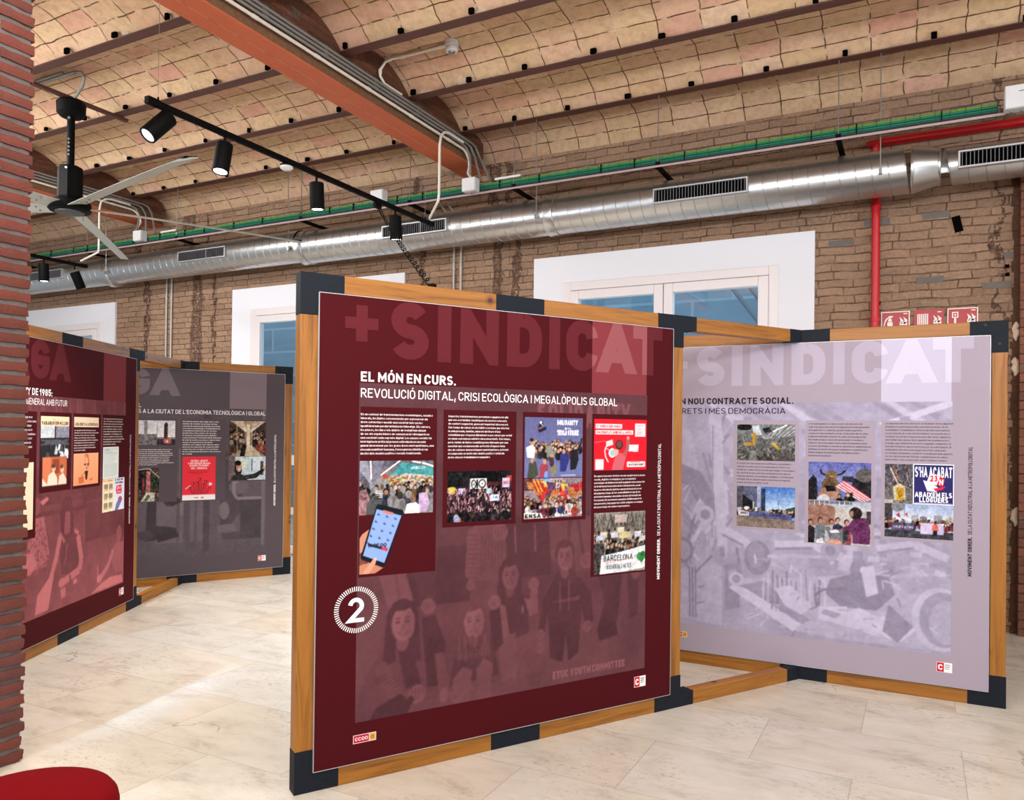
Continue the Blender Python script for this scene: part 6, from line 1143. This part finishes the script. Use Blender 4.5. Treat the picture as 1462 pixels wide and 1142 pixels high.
# --- far left burgundy panel
e, ban = panel('B1', 'burgundy panel at far left, partly behind the brick pillar', (-4.8786, 2.5764, 0), R(119.27), BURGB, bar=(3.178, 3.135))
picture('background_photo', bg_children(), *BGX, YF-.0004, ban, 'faded photo of children drawing')
VAGA = [('V', .05, .29, 1.853, .262, .255), ('A', .28, .53, 1.853, .262, .255), ('G', .553, .772, 1.853, .262, .255), ('A', .784, 1.034, 1.853, .262, .255)]
layout(ban, 'B1', VAGA, BURG, [(.264, .632, .80, 1.634), (.667, 1.063, 1.088, 1.634), (1.085, 1.488, 1.085, 1.634), (1.515, 1.900, 1.10, 1.634)],
       fit('20 DE JUNY DE 1985:', 'DE 1985:', .570, .806, 1.742, .046, .19), fit('VAGA GENERAL AMB FUTUR', 'FUTUR', .850, .999, 1.679, .042, .125))
photo(ban, ph_millon(), .676, 1.030, 1.116, 1.606, 'newspaper page over a photo of strikers'); photo(ban, ph_cartoon(), 1.096, 1.454, 1.108, 1.341, 'orange cartoon portrait'); photo(ban, ph_paper(), 1.527, 1.784, 1.130, 1.381, 'pale printed leaflet'); photo(ban, ph_strike(), 1.527, 1.889, .870, 1.128, 'cream and blue strike poster')
rects('newspaper_headline', ban, [(1.096, 1.452, 1.535, 1.608)], (250, 226, 196), YF-.0011); write('newspaper_headline', ban, [('L\xcdNEA DIRECTA A LA DEMOCRACIA', 1.11, 1.545, .022, .33, .2)], (90, 66, 56), YF-.0015); rects('newspaper_headline', ban, [(.30, .60, .86, 1.30)], (250, 226, 196), YF-.0011)
T1 = "La vaga general del vint de juny va ser la primera convocada en democr\xe0cia contra la reforma de les pensions i va aturar el pa\xeds. Les comissions obreres van fer una crida a la mobilitzaci\xf3 dels treballadors i treballadores de totes les empreses i barris, amb un seguiment massiu a la ind\xfastria metropolitana i amb un paper decisiu dels comit\xe8s."
paragraph(ban, T1, 1.10, 1.520, 1.355, 9, .35, WH); paragraph(ban, T1, 1.527, 1.612, 1.392, 11, .345, WH); paragraph(ban, T1, .29, 1.610, 1.36, 9, .33, WH)
# --- dark grey panel behind
GR = dict(strip=(122, 108, 116), big=(112, 101, 108), bigs=(146, 132, 140), box=(82, 73, 79), text=(236, 232, 236))
e, ban = panel('B2', 'dark grey panel behind the far left burgundy one', (-6.9772, 4.4065, 0), R(60.903), (82, 73, 79))
picture('background_photo', bg_metro(), *BGX, YF-.0004, ban, 'faded photo of underground train passengers')
layout(ban, 'B2', VAGA, GR, [(.264, .632, .80, 1.634), (.655, 1.030, .815, 1.634), (1.060, 1.488, .81, 1.634), (1.510, 1.905, 1.0, 1.634)],
       fit('DE LA VAGA AL CARRER.', '.', .690, .697, 1.734, .042, .19), fit("NOVES VAGUES A LA CIUTAT DE L'ECONOMIA TECNOL\xd2GICA I GLOBAL", "S A LA CIUTAT DE L'ECONOMIA TECNOL\xd2GICA I GLOBAL", .673, 1.884, 1.678, .040, .125))
photo(ban, ph_towers(), .676, 1.006, 1.371, 1.608, 'two photos of a chimney and a tower'); photo(ban, ph_ruins(), .684, .867, .825, 1.146, 'photo of a ruined street front'); photo(ban, ph_tulips(), 1.079, 1.391, .822, 1.255, 'red poster with flowers and a white base'); photo(ban, ph_train(), 1.523, 1.889, 1.255, 1.617, 'photo inside a crowded train'); photo(ban, ph_woman(), 1.523, 1.891, 1.011, 1.252, 'photo of a woman holding a rail')
T2 = "Al comen\xe7ament del segle vint-i-u les formes de treball i de producci\xf3 han canviat de manera profunda a la ciutat. Les noves tecnologies i la globalitzaci\xf3 econ\xf2mica transformen els sectors productius i fan cr\xe9ixer els serveis, el turisme i les plataformes digitals. La precarietat i la temporalitat marquen la vida de moltes persones i obren nous espais d'organitzaci\xf3 i de lluita sindical. Les vagues dels darrers anys mostren la capacitat de resposta dels col\xb7lectius m\xe9s fr\xe0gils i la for\xe7a d'una acci\xf3 compartida als barris i als centres de treball."
paragraph(ban, T2, 1.075, 1.615, 1.270, 15, .366, WH); paragraph(ban, T2[:330], .676, 1.335, 1.170, 9, .32, WH)
